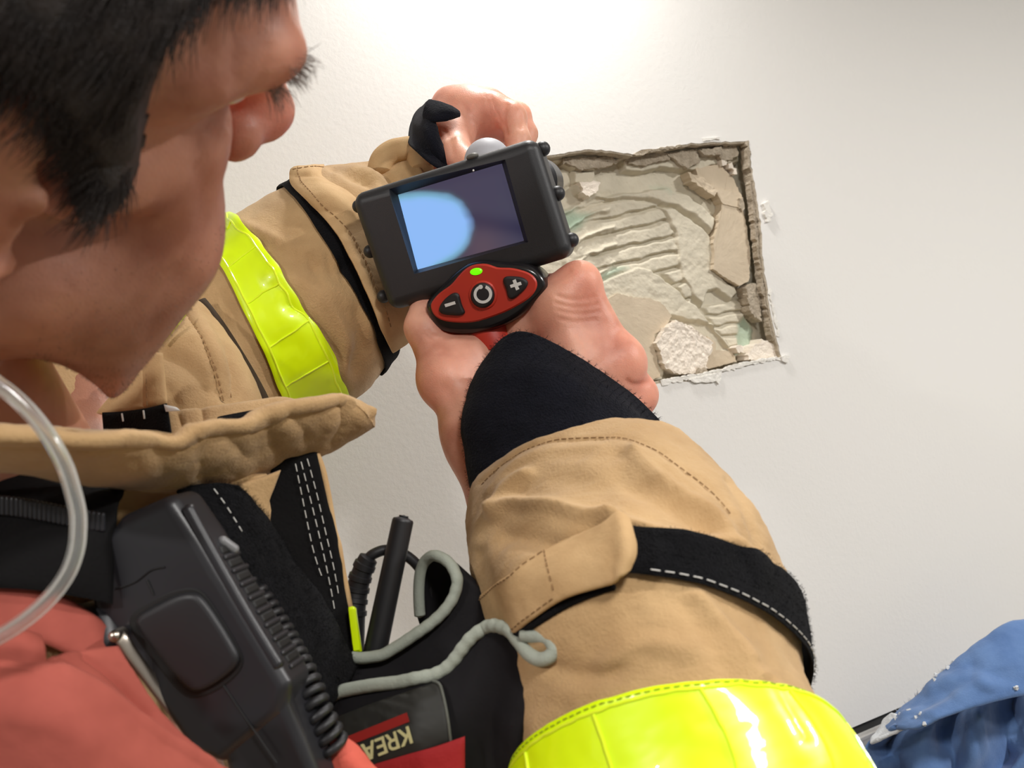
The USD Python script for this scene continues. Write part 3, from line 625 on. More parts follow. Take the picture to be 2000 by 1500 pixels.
# ================================================================== the firefighter
MH = np.array([[0.73, 0.419, 0.539], [-0.12, -0.699, 0.705], [0.672, -0.58, -0.46]]); TH = np.array([-0.1863, -0.1127, 0.3164])
U_, _, V_ = np.linalg.svd(MH); MH = U_ @ V_
def hcam(p): return np.asarray(p, float) @ MH.T + TH               # head axes (face, crown, right ear) to camera axes
def head(p): return cam2w(hcam(p))
MHW = np.stack([MH[0, k] * CR - MH[1, k] * CU + MH[2, k] * CF for k in range(3)], 1)   # head axes in the world
hips_c = np.array([-0.12, 0.66, 0.51])
sh_r, sh_l, neck_c = np.array([-0.130, 0.265, 0.365]), np.array([-0.300, -0.050, 0.60]), np.array([-0.250, 0.055, 0.45])
ff = thing('person', 'firefighter in a tan turnout coat with yellow reflective bands looking at the camera screen', 'person', cam2w(hips_c) * [1, 1, 0])
M_skin = usdkit.material(stage, '/World/Looks/skin', {
    'a': ('attribute', {'attribute': 'tint'}), 'g': ('geometry', {}),
    'n': ('noise_texture', {'scale': 34, 'detail': 5}), 'r': ('rgb_ramp', {'ramp': [(0.28, (.72, .60, .55)), (0.5, (.98, .95, .93)), (0.72, (1.16, 1.16, 1.12))]}),
    'mx': ('mix_color', {'blend_type': 'multiply', 'fac': 1.0, 'use_clamp_result': False}),
    'v': ('voronoi_texture', {'scale': 900}), 'n2': ('noise_texture', {'scale': 260, 'detail': 4}), 'ad': ('math', {'math_type': 'add'}), 'b': ('bump', {'strength': .16, 'distance': .0005}),
    'p': ('principled_bsdf', {'roughness': .47, 'subsurface_weight': .25, 'subsurface_scale': .006, 'subsurface_radius': (1, .35, .2), 'specular_ior_level': .42})},
    [('g.position', 'n.vector'), ('n.fac', 'r.fac'), ('a.color', 'mx.a'), ('r.color', 'mx.b'), ('mx.result', 'p.base_color'), ('g.position', 'v.vector'), ('g.position', 'n2.vector'),
     ('v.distance', 'ad.value1'), ('n2.fac', 'ad.value2'), ('ad.value', 'b.height'), ('b.normal', 'p.normal')], 'p.BSDF')
hd = Blob()
e3 = np.eye(3)
hd.ell((-.014, .045, 0), e3, (.098, .080, .077)).ell((.040, .052, 0), e3, (.050, .056, .056), .02)
hd.ell((.040, -.035, 0), e3, (.050, .076, .056), .02)
for s in (1, -1):
    hd.cone((.082, .036, .012 * s), (.071, .037, .048 * s), .0125, .0125, .014)
    hd.cone((.066, .036, .050 * s), (.046, .030, .060 * s), .012, .012, .016)
    hd.cone((.062, -.006, .047 * s), (.010, -.006, .064 * s), .0165, .011, .016)
    hd.ell((.055, -.045, .036 * s), e3, (.030, .034, .024), .02)
    hd.cone((.000, -.055, .052 * s), (.074, -.098, .016 * s), .019, .017, .02)
hd.cone((.080, -.098, -.008), (.080, -.098, .008), .0165, .0165, .012)
hd.cone((.094, .024, 0), (.110, -.010, 0), .0085, .0120, .009).ball((.111, -.014, 0), .0125, .006)
for s in (1, -1): hd.ball((.100, -.019, .0125 * s), .0100, .006)
hd.cone((.088, -.044, -.018), (.088, -.044, .018), .009, .009, .008).cone((.087, -.058, -.016), (.087, -.058, .016), .009, .009, .006)
for s in (1, -1): hd.cut((.096, .016, .031 * s), .0155, .008)
for s in (1, -1):
    hd.ell((-.020, .004, .0765 * s), e3, (.016, .030, .0050), .006)
    rim = [(-.020 + .0165 * math.cos(t) - .003 * math.sin(t), .006 + .030 * math.sin(t), (.0815 + .004 * (-math.cos(t))) * s) for t in np.linspace(math.radians(25), math.radians(265), 9)]
    for a_, b_ in zip(rim[:-1], rim[1:]): hd.cone(a_, b_, .0040, .0040, .004)
    hd.cone(rim[-1], (-.012, -.026, .077 * s), .0048, .0045, .004).ball((-.005, -.001, .0775 * s), .0045, .005)
hd.cone((-.022, -.045, 0), (-.050, -.13, .0), .050, .048, .03)
for s in (1, -1): hd.cut((.106, -.0285, .0085 * s), .0048, .003)
Hm = hd.mesh(.0026)
# ease the near contours onto the photo's
LM = [((.092, .040, .046), (624, 100)), ((.123, -.012, 0), (567, 222)), ((.101, -.02, .02), (474, 288)), ((.076, .0, .056), (458, 266)), ((.060, -.05, .058), (402, 520)), ((.045, -.078, .055), (328, 645)), ((.07, -.10, .02), (225, 740)), ((.03, -.10, .05), (200, 775)), ((.093, -.101, .022), (272, 730)), ((.088, -.108, .024), (246, 752)), ((.068, -.087, .043), (300, 680))]
lp = np.array([l[0] for l in LM]); lc = hcam(lp); lt = np.stack([((x - 1000) / F_PX) * d - 0 for (x, y), d in zip([l[1] for l in LM], lc[:, 2])])
ly_ = np.stack([((y - 750) / F_PX) * d for (x, y), d in zip([l[1] for l in LM], lc[:, 2])])
Dl = np.c_[lt - lc[:, 0], ly_ - lc[:, 1], np.zeros(len(LM))]
SG = .042
K = np.exp(-((lp[:, None] - lp[None]) ** 2).sum(-1) / SG ** 2); WR = np.linalg.solve(K + np.eye(len(lp)) * .04, Dl)
def warp_head(local):
    c = hcam(local); k = np.exp(-((local[:, None] - lp[None]) ** 2).sum(-1) / SG ** 2)
    return cam2w(c + k @ WR)
if PRINT: print('landmark shift mm', (Dl * 1000).round(1).tolist())
Hv = np.array(Hm.vertices); HW = warp_head(Hv); Hmesh = trimesh.Trimesh(HW, Hm.faces, process=False)
FACE = [([(392, 70), (404, 130), (398, 190)], -.7, 8), ([(462, 60), (456, 110), (466, 160)], -.7, 9), ([(430, 90), (432, 150), (440, 205)], .5, 10), ([(520, 120), (500, 160), (470, 190)], -.6, 7), ([(405, 215), (430, 235), (450, 245)], -.6, 7), ([(395, 240), (420, 262), (440, 280)], -.6, 7), ([(385, 330), (400, 400), (380, 470), (345, 540)], -1.1, 16), ([(330, 560), (310, 610), (290, 650)], -.8, 14)]
HW = crease(HW, np.array(Hmesh.vertex_normals), FACE); HW = rumple(HW, np.array(Hmesh.vertex_normals), 130, .0005, 41); Hmesh = trimesh.Trimesh(HW, Hm.faces, process=False)
# hands -----------------------------------------------------------------------------------------
def Q(px, py, d): return P(px, py, d)
rh = Blob()
wr = Q(1100, 915, .580)
rh.cone(wr, Q(1150, 790, .597), .024, .020, .02)                                       # back of the hand
imc, mmc, rmc = Q(1210, 708, .588), Q(1243, 772, .603), Q(1238, 840, .62)
for m_, r_ in ((imc, .0135), (mmc, .0135), (rmc, .0125)): rh.cone(wr, m_, .018, r_, .016)
ip, idp, itp = Q(1131, 553, .590), Q(1062, 566, .618), Q(1000, 600, .632)
mp_, mdp, mtp = Q(1165, 640, .622), Q(1080, 650, .645), Q(1010, 680, .648)
rp_, rdp, rtp = Q(1170, 730, .642), Q(1090, 735, .662), Q(1030, 750, .655)
lp0, lp1, lp2, lp3 = Q(1220, 890, .63), Q(1160, 810, .655), Q(1100, 800, .668), Q(1050, 805, .66)
rh.cone(imc, ip, .0130, .0115, .010).cone(ip, idp, .0112, .0095, .006).cone(idp, itp, .0095, .008, .006)
rh.cone(mmc, mp_, .0125, .011, .008).cone(mp_, mdp, .0108, .0095, .004).cone(mdp, mtp, .0095, .008, .004)
rh.cone(rmc, rp_, .012, .0105, .008).cone(rp_, rdp, .010, .009, .004).cone(rdp, rtp, .009, .0078, .004)
rh.cone(lp0, lp1, .011, .009, .008).cone(lp1, lp2, .009, .008, .004).cone(lp2, lp3, .008, .007, .004)
cmc, tmc, tip_, tt = Q(938, 850, .572), Q(872, 742, .588), Q(828, 640, .606), Q(835, 560, .622)
rh.cone(wr, cmc, .020, .018, .02).cone(cmc, tmc, .0190, .0145, .016).cone(tmc, tip_, .0140, .0125, .008).cone(tip_, tt, .0122, .0095, .006)
rh.cone(Q(975, 985, .560), cmc, .020, .018, .02)
rh.cone(tmc, Q(990, 780, .61), .013, .011, .016)                                       # web between thumb and palm
rh.ball(Q(930, 700, .60), .011, .02).cone(tmc, Q(935, 668, .610), .013, .011, .014).cone(Q(1092, 600, .592), Q(1028, 640, .604), .0135, .0125, .012).cone(Q(1028, 640, .604), Q(1005, 700, .610), .0125, .011, .012)
rh.cone(Q(1130, 720, .588), Q(1092, 596, .590), .021, .0135, .014).cone(Q(1092, 596, .590), ip, .0135, .0115, .012).cone(Q(1130, 720, .588), imc, .02, .0135, .014)
elb_r = np.array([0.105, 0.30, 0.36]); wr_c = np.array(to_cam(wr))
rh.cone(wr, cam2w(wr_c * .55 + elb_r * .45), .027, .036, .02)
RH = rh.mesh(.0015)
HANDF = [([(1088, 578), (1125, 586), (1160, 580)], -.6, 4.5), ([(1086, 592), (1128, 600), (1166, 594)], -.7, 4.5), ([(1090, 606), (1130, 613), (1168, 608)], -.6, 4.5), ([(1092, 622), (1128, 628), (1162, 624)], -.5, 4.5), ([(1060, 560), (1090, 545), (1112, 530)], -.6, 6), ([(1205, 650), (1190, 690), (1150, 720)], -1.0, 13), ([(1225, 745), (1240, 752), (1262, 748)], -.8, 6), ([(1120, 640), (1150, 690)], -.5, 9), ([(835, 640), (850, 650), (868, 645)], -.5, 4), ([(832, 655), (850, 664), (870, 660)], -.5, 4), ([(870, 760), (890, 800), (895, 860)], -1.0, 14)]
RH = trimesh.Trimesh(crease(np.array(RH.vertices), np.array(RH.vertex_normals), HANDF), RH.faces, process=False)
lh = Blob()
wl = Q(866, 274, .714)
imL, mmL = Q(962, 216, .700), Q(955, 205, .722)
lh.cone(wl, Q(914, 228, .714), .0145, .0215, .016)
for m_, r_ in ((imL, .0125), (mmL, .012), (Q(935, 208, .742), .011), (Q(910, 212, .758), .010)): lh.cone(wl, m_, .015, r_, .014)
lh.cone(imL, Q(1000, 228, .694), .0118, .0108, .008).cone(Q(1000, 228, .694), Q(1012, 275, .685), .0105, .0092, .005).cone(Q(1012, 275, .685), Q(1006, 312, .678), .009, .0078, .005)
lh.cone(mmL, Q(1012, 226, .722), .0112, .0102, .006).cone(Q(1012, 226, .722), Q(1028, 262, .715), .0098, .0088, .004).cone(Q(1028, 262, .715), Q(1020, 300, .705), .0085, .0076, .004)
lh.cone(Q(935, 208, .742), Q(985, 238, .748), .0105, .0095, .006).cone(Q(985, 238, .748), Q(1000, 285, .742), .0092, .008, .004)
lh.cone(Q(910, 212, .758), Q(955, 248, .768), .0095, .0085, .006).cone(Q(955, 248, .768), Q(968, 292, .764), .0082, .0072, .004)
lh.cone(wl, Q(884, 268, .694), .015, .0145, .014).cone(Q(884, 268, .694), Q(892, 302, .674), .0145, .0125, .008).cone(Q(888, 300, .668), Q(925, 330, .655), .0118, .0100, .006).cone(Q(925, 330, .655), Q(960, 350, .648), .0095, .008, .006)
lh.ball(Q(876, 202, .722), .0125, .016)
elb_l = np.array([-0.236, 0.022, 0.695]); wl_c = np.array(to_cam(wl))
lh.cone(Q(914, 228, .714), Q(985, 250, .716), .0205, .012, .012)
lh.cone(wl, cam2w(wl_c * .5 + elb_l * .5), .013, .030, .02)
LH = lh.mesh(.0016)
LHF = [([(958, 186), (968, 215), (980, 245)], -.8, 4), ([(950, 188), (958, 216), (968, 246)], -.6, 4), ([(990, 205), (984, 235), (990, 262)], -1.2, 5), ([(905, 205), (912, 215)], -.8, 6), ([(1016, 222), (1018, 250)], -1.0, 4), ([(868, 255), (880, 275), (885, 300)], -.6, 5)]
LH = trimesh.Trimesh(crease(np.array(LH.vertices), np.array(LH.vertex_normals), LHF), LH.faces, process=False)
tr = Blob()
tr.cone(cam2w(neck_c), head((-.042, -.09, 0)), .046, .047, .03)
tr.cone(cam2w(sh_r), cam2w(sh_l), .034, .036, .03).cone(cam2w(neck_c + [.0, .1, .02]), cam2w(hips_c), .055, .11, .04).cone(cam2w(sh_r + [0, .10, 0.02]), cam2w(hips_c), .05, .09, .04)
tr.cone(cam2w(sh_r), cam2w(elb_r), .045, .038, .03).cone(cam2w(elb_r), cam2w(wr_c * .5 + elb_r * .5), .040, .034, .02)
tr.cone(cam2w(sh_l), cam2w(elb_l), .044, .038, .03).cone(cam2w(elb_l), cam2w(wl_c * .45 + elb_l * .55), .038, .032, .02)
hipw = cam2w(hips_c)
legs = []
acr = unit(cam2w(sh_r) - cam2w(sh_l)) * [1, 1, 0]; acr = unit(acr); fwd_b = np.cross([0, 0, 1.0], acr); fwd_b = fwd_b if fwd_b @ (-N_W) > 0 else -fwd_b
for s in (1, -1):
    h0 = hipw + acr * .09 * s; k0 = np.array([*(h0 + fwd_b * .03)[:2], .50]); a0 = np.array([*(h0 - fwd_b * .02)[:2], .10]); legs.append((h0, k0, a0))
    tr.cone(h0, k0, .082, .058, .05).cone(k0, a0, .056, .042, .03)
TR = tr.mesh(.010)
bodym = union([TR, Hmesh, RH, LH])
bv = np.asarray(bodym.vertices); px_, py_, dd_ = pix(bv)
base = np.array(srgb(180, 126, 103)); tint = np.tile(base, (len(bv), 1))
isH = cKDTree(HW).query(bv)[0] < .004; hand = (cKDTree(np.vstack([RH.vertices, LH.vertices])).query(bv)[0] < .004)
tint[hand] = np.array(srgb(218, 160, 138)); tint[isH] = np.array(srgb(186, 130, 108))
def paint(c, r, col, w, mask):
    global tint
    d = np.linalg.norm(bv - c, axis=1); k = (np.exp(-(d / r) ** 2) * w * mask)[:, None]; tint = tint * (1 - k) + np.array(col) * k
nose_w = warp_head(np.array([[.115, -.012, .006]]))[0]; paint(nose_w, .026, srgb(200, 136, 124), .5, isH)
for p_, r_ in ((imc, .02), (mmc, .02), (ip, .018), (tmc, .02)): paint(p_, r_, srgb(222, 140, 120), .6, hand)
hv = np.array([(.05, -.075, .05), (.08, -.10, 0), (.03, -.085, .055), (.085, -.06, .02)])
for p_ in warp_head(hv): paint(p_, .035, srgb(150, 108, 92), .55, isH)                    # shaven jaw
obj(ff, 'body', bodym, M_skin, smooth=True, tint=tint)
for s in (1, -1):
    ey = trimesh.creation.icosphere(3, .0118); ey.apply_translation(warp_head(np.array([[.0735, .016, .031 * s]]))[0]); obj(ff, 'eye', ey, mat('eye_white', srgb(225, 215, 210), .2))
# hair -------------------------------------------------------------------------------------------
HAIRPX = [(-400, -500), (640, -500), (560, -60), (420, -25), (390, 5), (345, 50), (308, 120), (292, 170), (286, 240), (272, 310), (250, 372), (225, 408), (195, 420), (160, 430), (140, 408), (122, 345), (108, 290), (75, 225), (20, 202), (-60, 200), (-160, 330), (-200, 700), (-400, 800)]
hx, hy, hz = pix(HW); hn = Hmesh.vertex_normals.copy()
sdp = poly_sd(hx, hy, HAIRPX)
near = Hv[:, 2] > 0
sdm = np.empty(len(Hv)); tn = cKDTree(Hv[near]); mir = Hv * [1, 1, -1]
sdm[near] = sdp[near]; sdm[~near] = sdp[near][tn.query(mir[~near])[1]]
ear = (np.hypot((Hv[:, 0] + .021) / .022, (Hv[:, 1] - .004) / .037) < 1)
sdm = np.where(ear, -20, sdm); sdm = np.where(Hv[:, 1] < -.075, -20, sdm)
hk = sdm > -4
keep = hk[Hm.faces].all(1); hf = np.asarray(Hm.faces)[keep]
used = np.unique(hf); remap = -np.ones(len(Hv), int); remap[used] = np.arange(len(used)); hf = remap[hf]
hb, hno, ht = HW[used], hn[used], np.clip((sdm[used] + 4) / 60, 0, 1)
lump = meshkit.fbm(Hv[used] * [60, 60, 60], 4, 3)
out = hb + hno * (.0006 + ht[:, None] * (.006 + .006 * lump[:, None]))
inn = hb - hno * .002; o = len(used)
ed = np.sort(np.vstack([hf[:, [0, 1]], hf[:, [1, 2]], hf[:, [2, 0]]]), axis=1); dire = np.vstack([hf[:, [0, 1]], hf[:, [1, 2]], hf[:, [2, 0]]])
_, inv, cn = np.unique(ed, axis=0, return_inverse=True, return_counts=True); bd = dire[cn[inv.ravel()] == 1]
hairm = trimesh.Trimesh(np.vstack([out, inn]), np.vstack([hf, hf[:, ::-1] + o, np.c_[bd[:, 1], bd[:, 0], bd[:, 0] + o], np.c_[bd[:, 1], bd[:, 0] + o, bd[:, 1] + o]]), process=False)
M_hair = mat('dark_hair', srgb(42, 32, 29), .55, bump=.6, bump_scale=700, bump_dist=.002, color2=srgb(28, 21, 20), var_scale=90)
hair = obj(ff, 'hair', hairm, M_hair, smooth=True, label='short dark brown hair with long sideburns')
ns = 20000; pick = RNG.choice(len(used), ns, p=(ht + .12) / (ht + .12).sum()); strands, wid = [], []
flow = MHW @ np.array([-.35, -.75, .1])
for i in pick:
    r0 = out[i] - hno[i] * .002; d = flow + RNG.normal(0, .22, 3); d = unit(d - hno[i] * (d @ hno[i])); L = (.012 + .014 * RNG.random()) * (0.45 + .55 * ht[i])
    strands.append(np.array([r0, r0 + d * L * .5 + hno[i] * .0016, r0 + d * L + hno[i] * .0012])); wid.append(np.array([.00030, .00026, .00008]))
curves(hair, 'strands', strands, wid, M_hair, kind='stuff')
# right eyebrow and lashes, rooted along the skin (mirrored on the hidden side)
M_brow = mat('brow_hair', srgb(104, 88, 78), .6)
view_n = (unit_rows := (CAM - HW) / np.linalg.norm(CAM - HW, axis=1, keepdims=True)); facing = (view_n * hn).sum(1)
def roots(line, w, lo, hi, n, seed):
    d = dist_poly(hx, hy, smooth_line(line)); ok = np.nonzero((d < w) & (facing > lo) & (facing < hi) & (Hv[:, 2] > 0.004))[0]
    return np.random.default_rng(seed).choice(ok, n) if len(ok) else np.zeros(0, int)
def hairs(name, idx, dirf, L, wd, seed):
    r = np.random.default_rng(seed); st, w = [], []
    for i in idx:
        for s in (1, -1):
            j = i if s > 0 else tree_m.query(Hv[i] * [1, 1, -1])[1]
            dl = np.array(dirf) + r.normal(0, .35, 3); dl[2] *= s; d = unit(MHW @ dl + hn[j] * .55); l = L * (.5 + .8 * r.random())
            p = HW[j] + r.normal(0, .0006, 3); st.append(np.array([p - hn[j] * .001, p + d * l * .55, p + d * l + MHW @ np.array([-.0006, -.0012, 0])])); w.append(np.array([wd, wd * .85, wd * .3]))
    if st: curves(ff, name, st, w, M_brow, kind='stuff')
tree_m = cKDTree(Hv)
hairs('eyebrow', roots([(622, 20), (628, 60), (624, 100), (604, 128), (572, 146)], 24, -.35, .6, 120, 1), (.35, .25, .5), .0066, .00020, 2)
hairs('eyelashes', roots([(545, 176), (520, 190), (495, 205), (478, 216)], 12, -.4, .5, 60, 3), (.75, -.5, .1), .0080, .00022, 4)

def fuzz(G, n, count, L, name, par, m, rows=None, seed=4, wd=.00012):
    r = np.random.default_rng(seed); nv, nu_ = G.shape[:2]; st = []; w = []
    for _ in range(count):
        i = r.integers(0, nv) if rows is None else r.integers(*rows); j = r.integers(0, nu_)
        d = unit(n[i, j] + r.normal(0, .6, 3)); l = L * (.5 + r.random()); p = G[i, j]
        st.append(np.array([p, p + d * l * .6, p + unit(d + r.normal(0, .5, 3)) * l])); w.append(np.array([wd, wd, wd * .4]))
    curves(par, name, st, w, m, kind='stuff')
ok = np.nonzero((Hv[:, 1] < -.035) & (Hv[:, 1] > -.115) & (Hv[:, 0] > .0) & (poly_sd(hx, hy, [(150, 420), (420, 330), (460, 420), (330, 700), (150, 830), (60, 700)]) > 0) & (Hv[:, 2] > 0))[0]
if len(ok):
    r = np.random.default_rng(12); st, w = [], []
    for i in r.choice(ok, 1500):
        for j in (i, tree_m.query(Hv[i] * [1, 1, -1])[1]):
            p = HW[j] + r.normal(0, .0012, 3); p -= hn[j] * ((p - HW[j]) @ hn[j]); d = unit(hn[j] + MHW @ np.array([-.2, -.7, 0]) + r.normal(0, .25, 3)); st.append(np.array([p - hn[j] * .0004, p + d * .0011])); w.append(np.array([.00013, .00007]))
    curves(ff, 'stubble', st, w, M_brow, kind='stuff')
# ------------------------------------------------------------------ right sleeve
sl = numbered(ff, 'right_sleeve') if False else None
st_r = [((918, 968), (1322, 870), (1135, 826), .535), ((911, 1075), (1452, 1010), (1215, 925), .497), ((940, 1165), (1540, 1215), (1285, 1040), .463), ((975, 1250), (1567, 1340), (1285, 1133), .445), ((1005, 1500), (1612, 1495), (1390, 1332), .415), ((1000, 1820), (1720, 1800), (1460, 1580), .385)]
GR, vr_ = tube_rings([ring3(L, R, A, d, None, 144) for L, R, A, d in st_r], 260); GR0 = GR.copy()
for _ in range(0): pass
nR = grid_normals(GR, True); ctrR = GR.mean(1, keepdims=True)
if ((GR - ctrR) * nR).sum() < 0: nR = -nR; sgnR = -1
else: sgnR = 1
FOLD_R = [([(962, 1002), (1010, 985), (1070, 988), (1150, 1008), (1195, 1012)], 5.5, 13), ([(985, 1045), (1040, 1050), (1090, 1070)], -6, 26), ([(1075, 1080), (1130, 1055), (1175, 1035)], -3, 14), ([(965, 990), (1000, 945), (1030, 925)], 3.5, 9), ([(1030, 960), (1110, 940), (1180, 950)], -2.5, 26),
          ([(1235, 885), (1310, 950), (1395, 1005), (1440, 1070), (1475, 1130)], 4.0, 10), ([(1215, 930), (1300, 985), (1380, 1030)], -3.5, 20), ([(1190, 1012), (1300, 1042), (1420, 1062), (1480, 1110)], 3.5, 12), ([(1420, 935), (1470, 1030), (1500, 1120)], -2, 7),
          ([(1355, 1165), (1420, 1230), (1490, 1320)], 3.5, 12), ([(1330, 1180), (1390, 1260), (1440, 1330)], -2.5, 18), ([(1130, 1290), (1180, 1230), (1230, 1200)], -1.5, 26), ([(1180, 1300), (1260, 1260), (1340, 1270)], 2.2, 22), ([(1050, 1290), (1120, 1320), (1200, 1310)], -2.5, 18),
          ([(930, 1080), (935, 1130), (960, 1180)], -3, 14), ([(1480, 1300), (1530, 1390), (1565, 1450)], -2.5, 9),
          ([(940, 945), (985, 905), (1040, 872), (1100, 856), (1200, 853), (1270, 873), (1330, 913), (1390, 960), (1432, 1010)], -1.6, 4.5), ([(955, 962), (1040, 890), (1100, 876), (1200, 872), (1270, 892), (1330, 932), (1380, 975)], 1.2, 8)]
GR = crease(GR, nR, FOLD_R); GR = rumple(GR, nR, 34, .0030, 3); GR = rumple(GR, nR, 110, .0009, 5)
nR = grid_normals(GR, True) * sgnR
GRB = GR * .35 + GR0 * .65
sleeve_r = obj(ff, 'right_sleeve', shell(GR, -.003, True, n=nR), M_tan, smooth=True, label='tan cloth sleeve of the near arm')
treeR = cKDTree(np.stack(pix(GR)[:2], -1).reshape(-1, 2)); faceR = (((CAM - GR) * nR).sum(-1) > 0).ravel(); idxR = np.nonzero(faceR)[0]
treeRf = cKDTree(np.stack(pix(GR)[:2], -1).reshape(-1, 2)[idxR]); dR = pix(GR)[2].ravel()
def onR(x, y, lift=.0):
    dd, j = treeRf.query((x, y), k=4); w = 1 / (dd + 1e-3); return P(x, y, float((dR[idxR[j]] * w).sum() / w.sum()) - lift)
def band(G, sgn, v0, v1, u0, u1, thick, lift, nv=12, nu=140, closed=False):
    B = sub(G, v0, v1, u0, u1, nv, nu)
    n = grid_normals(B) * sgn
    return B + n * lift, n
B, n = band(GRB, sgnR, vr_[2], vr_[3], .62, 1.30, 0, .0034, 10, 200)
vs_ = obj(sleeve_r, 'velcro_strip', shell(B, .0016, n=n), M_velcro, smooth=True, label='black fuzzy hook-and-loop strip round the near sleeve')
fuzz(B + n * .0014, n, 3200, .0016, 'strip_fuzz', vs_, M_velcro, None, 31, .00014)
j0, j1 = int((1.02 - .62) / .68 * 199), int((1.27 - .62) / .68 * 199)
e_row = -2 if pix(B[-1, (j0 + j1) // 2])[1] > pix(B[0, (j0 + j1) // 2])[1] else 1
obj(sleeve_r, 'stitching', stitches((B + n * .0022)[e_row, j0:j1] * .75 + (B + n * .0022)[e_row + (1 if e_row < 0 else -1), j0:j1] * .25, .0040, .0022, .00032), M_thread, label='white stitches along the strip')
obj(sleeve_r, 'stitching', stitches(np.array([onR(*q, .0003) for q in smooth_line([(940, 947), (985, 905), (1040, 873), (1100, 857), (1200, 854), (1270, 874), (1330, 914), (1390, 961), (1430, 1008)], 120)]), .0028, .0014, .0003), M_threadtan)
B, n = band(GRB, sgnR, vr_[4], vr_[4] + .23, 0, 1.0, 0, .0022, 36, 220)
yb = obj(sleeve_r, 'reflective_band', shell(B, .0018, n=n), M_neon, smooth=True, label='fluorescent yellow reflective band near the elbow')
# welded ribs and border of the band
def edge_rib(G, sgn, v, lift, r, nu=200, u0=0.0, u1=.5):
    b = sub(G, v, v + .004, u0, u1, 3, nu); n = grid_normals(b) * sgn; return pipe(b[0] + n[0] * lift, r, 8)
obj(yb, 'weld_border', edge_rib(GRB, sgnR, vr_[4] + .013, .0042, .0007), M_neon_rib)
obj(yb, 'stitching', stitches(np.array(sub(GRB, vr_[4] + .006, vr_[4] + .010, .02, .48, 3, 120)[0] + grid_normals(sub(GRB, vr_[4] + .006, vr_[4] + .010, .02, .48, 3, 120))[0] * sgnR * .0042), .0024, .0016, .0003), mat('olive_thread', srgb(150, 170, 20), .8))
for u in (.44, .355, .265, .185, .09):
    b = sub(GRB, vr_[4] + .016, vr_[4] + .222, u, u + .01, 24, 3); n = grid_normals(b) * sgnR
    obj(yb, 'weld_rib', pipe(b[:, 0] + n[:, 0] * .0042, .0008, 8), M_neon_rib)
# curled strap tab over the strip
def tabrow(pts, lifts): return [onR(x, y, l) for (x, y), l in zip(pts, lifts)]
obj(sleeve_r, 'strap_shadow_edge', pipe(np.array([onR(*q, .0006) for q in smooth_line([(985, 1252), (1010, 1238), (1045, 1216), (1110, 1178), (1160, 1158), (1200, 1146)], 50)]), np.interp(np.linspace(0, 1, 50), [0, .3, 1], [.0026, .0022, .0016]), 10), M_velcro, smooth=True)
rows = [tabrow([(930, 1172), (950, 1215), (975, 1258)], (-.004, -.002, -.002)), tabrow([(962, 1146), (980, 1195), (1004, 1240)], (.000, .003, .002)), tabrow([(1010, 1112), (1022, 1160), (1038, 1212)], (.002, .005, .005)), tabrow([(1085, 1066), (1098, 1112), (1112, 1166)], (.004, .007, .006)),
        tabrow([(1150, 1036), (1162, 1085), (1176, 1147)], (.006, .009, .008)), tabrow([(1184, 1018), (1196, 1070), (1198, 1140)], (.010, .013, .010)), tabrow([(1208, 1000), (1222, 1058), (1212, 1128)], (.016, .018, .013)), tabrow([(1226, 1012), (1238, 1060), (1226, 1112)], (.014, .015, .010)), tabrow([(1222, 1035), (1232, 1066), (1220, 1100)], (.006, .006, .004))]
G = loft([np.array(r) for r in rows], 30, 90, world=True); n = grid_normals(G)
if (n * (CAM - G)).sum() < 0: n = -n
G = rumple(G, n, 90, .0008, 9)
tab = obj(sleeve_r, 'strap_tab', shell(G, .0026, n=n, centered=True), M_tanlit, smooth=True, label='tan strap tab with a curled end')
obj(tab, 'stitching', cat([stitches(G[:58, 2] + n[:58, 2] * .0016, .0026, .0016, .0003), stitches(G[:58, -3] + n[:58, -3] * .0016, .0026, .0016, .0003), stitches(G[56, 2:-2] + n[56, 2:-2] * .0016, .0026, .0016, .0003)]), M_threadtan)
# upper sleeve below the picture
up = np.array([cam2w(q) for q in ((.075, .245, .378), (.10, .315, .352), (.06, .375, .335), (-.03, .36, .32), (-.10, .30, .305), sh_r + [0.0, .03, .01])]); up = resample(up, 40)
obj(ff, 'upper_sleeve', pipe(up, np.interp(np.linspace(0, 1, 40), [0, .2, 1], [.055, .066, .075]), 40), M_tan, smooth=True)
# right wristlet
def kn(rows, nv, nu=90): return np.stack([resample(PP(r), nu, True) for r in rows])
W0 = [(1000, 648, 0.554), (1055, 655, 0.556), (1120, 688, 0.560), (1185, 730, 0.566), (1245, 775, 0.570), (1292, 822, 0.573), (1306, 862, 0.580), (1250, 880, 0.636), (1150, 830, 0.660), (1050, 780, 0.644), (985, 740, 0.616), (952, 722, 0.576), (958, 690, 0.562)]
W1 = [(930, 745, 0.544), (1030, 715, 0.538), (1130, 745, 0.540), (1200, 780, 0.546), (1262, 822, 0.554), (1312, 872, 0.563), (1318, 890, 0.573), (1250, 930, 0.632), (1150, 930, 0.655), (1040, 900, 0.644), (970, 850, 0.622), (915, 800, 0.578), (912, 770, 0.560)]
W2 = [(908, 838, 0.536), (1010, 815, 0.526), (1110, 818, 0.524), (1200, 838, 0.528), (1275, 868, 0.538), (1322, 895, 0.550), (1322, 920, 0.563), (1250, 970, 0.620), (1150, 990, 0.638), (1040, 980, 0.632), (960, 940, 0.614), (912, 900, 0.572), (904, 865, 0.554)]
W3 = [(925, 970, 0.533), (1010, 925, 0.510), (1110, 905, 0.504), (1200, 905, 0.506), (1275, 920, 0.516), (1312, 945, 0.533), (1305, 975, 0.553), (1250, 1030, 0.583), (1150, 1060, 0.615), (1040, 1060, 0.610), (970, 1030, 0.573), (935, 1005, 0.558), (925, 985, 0.543)]
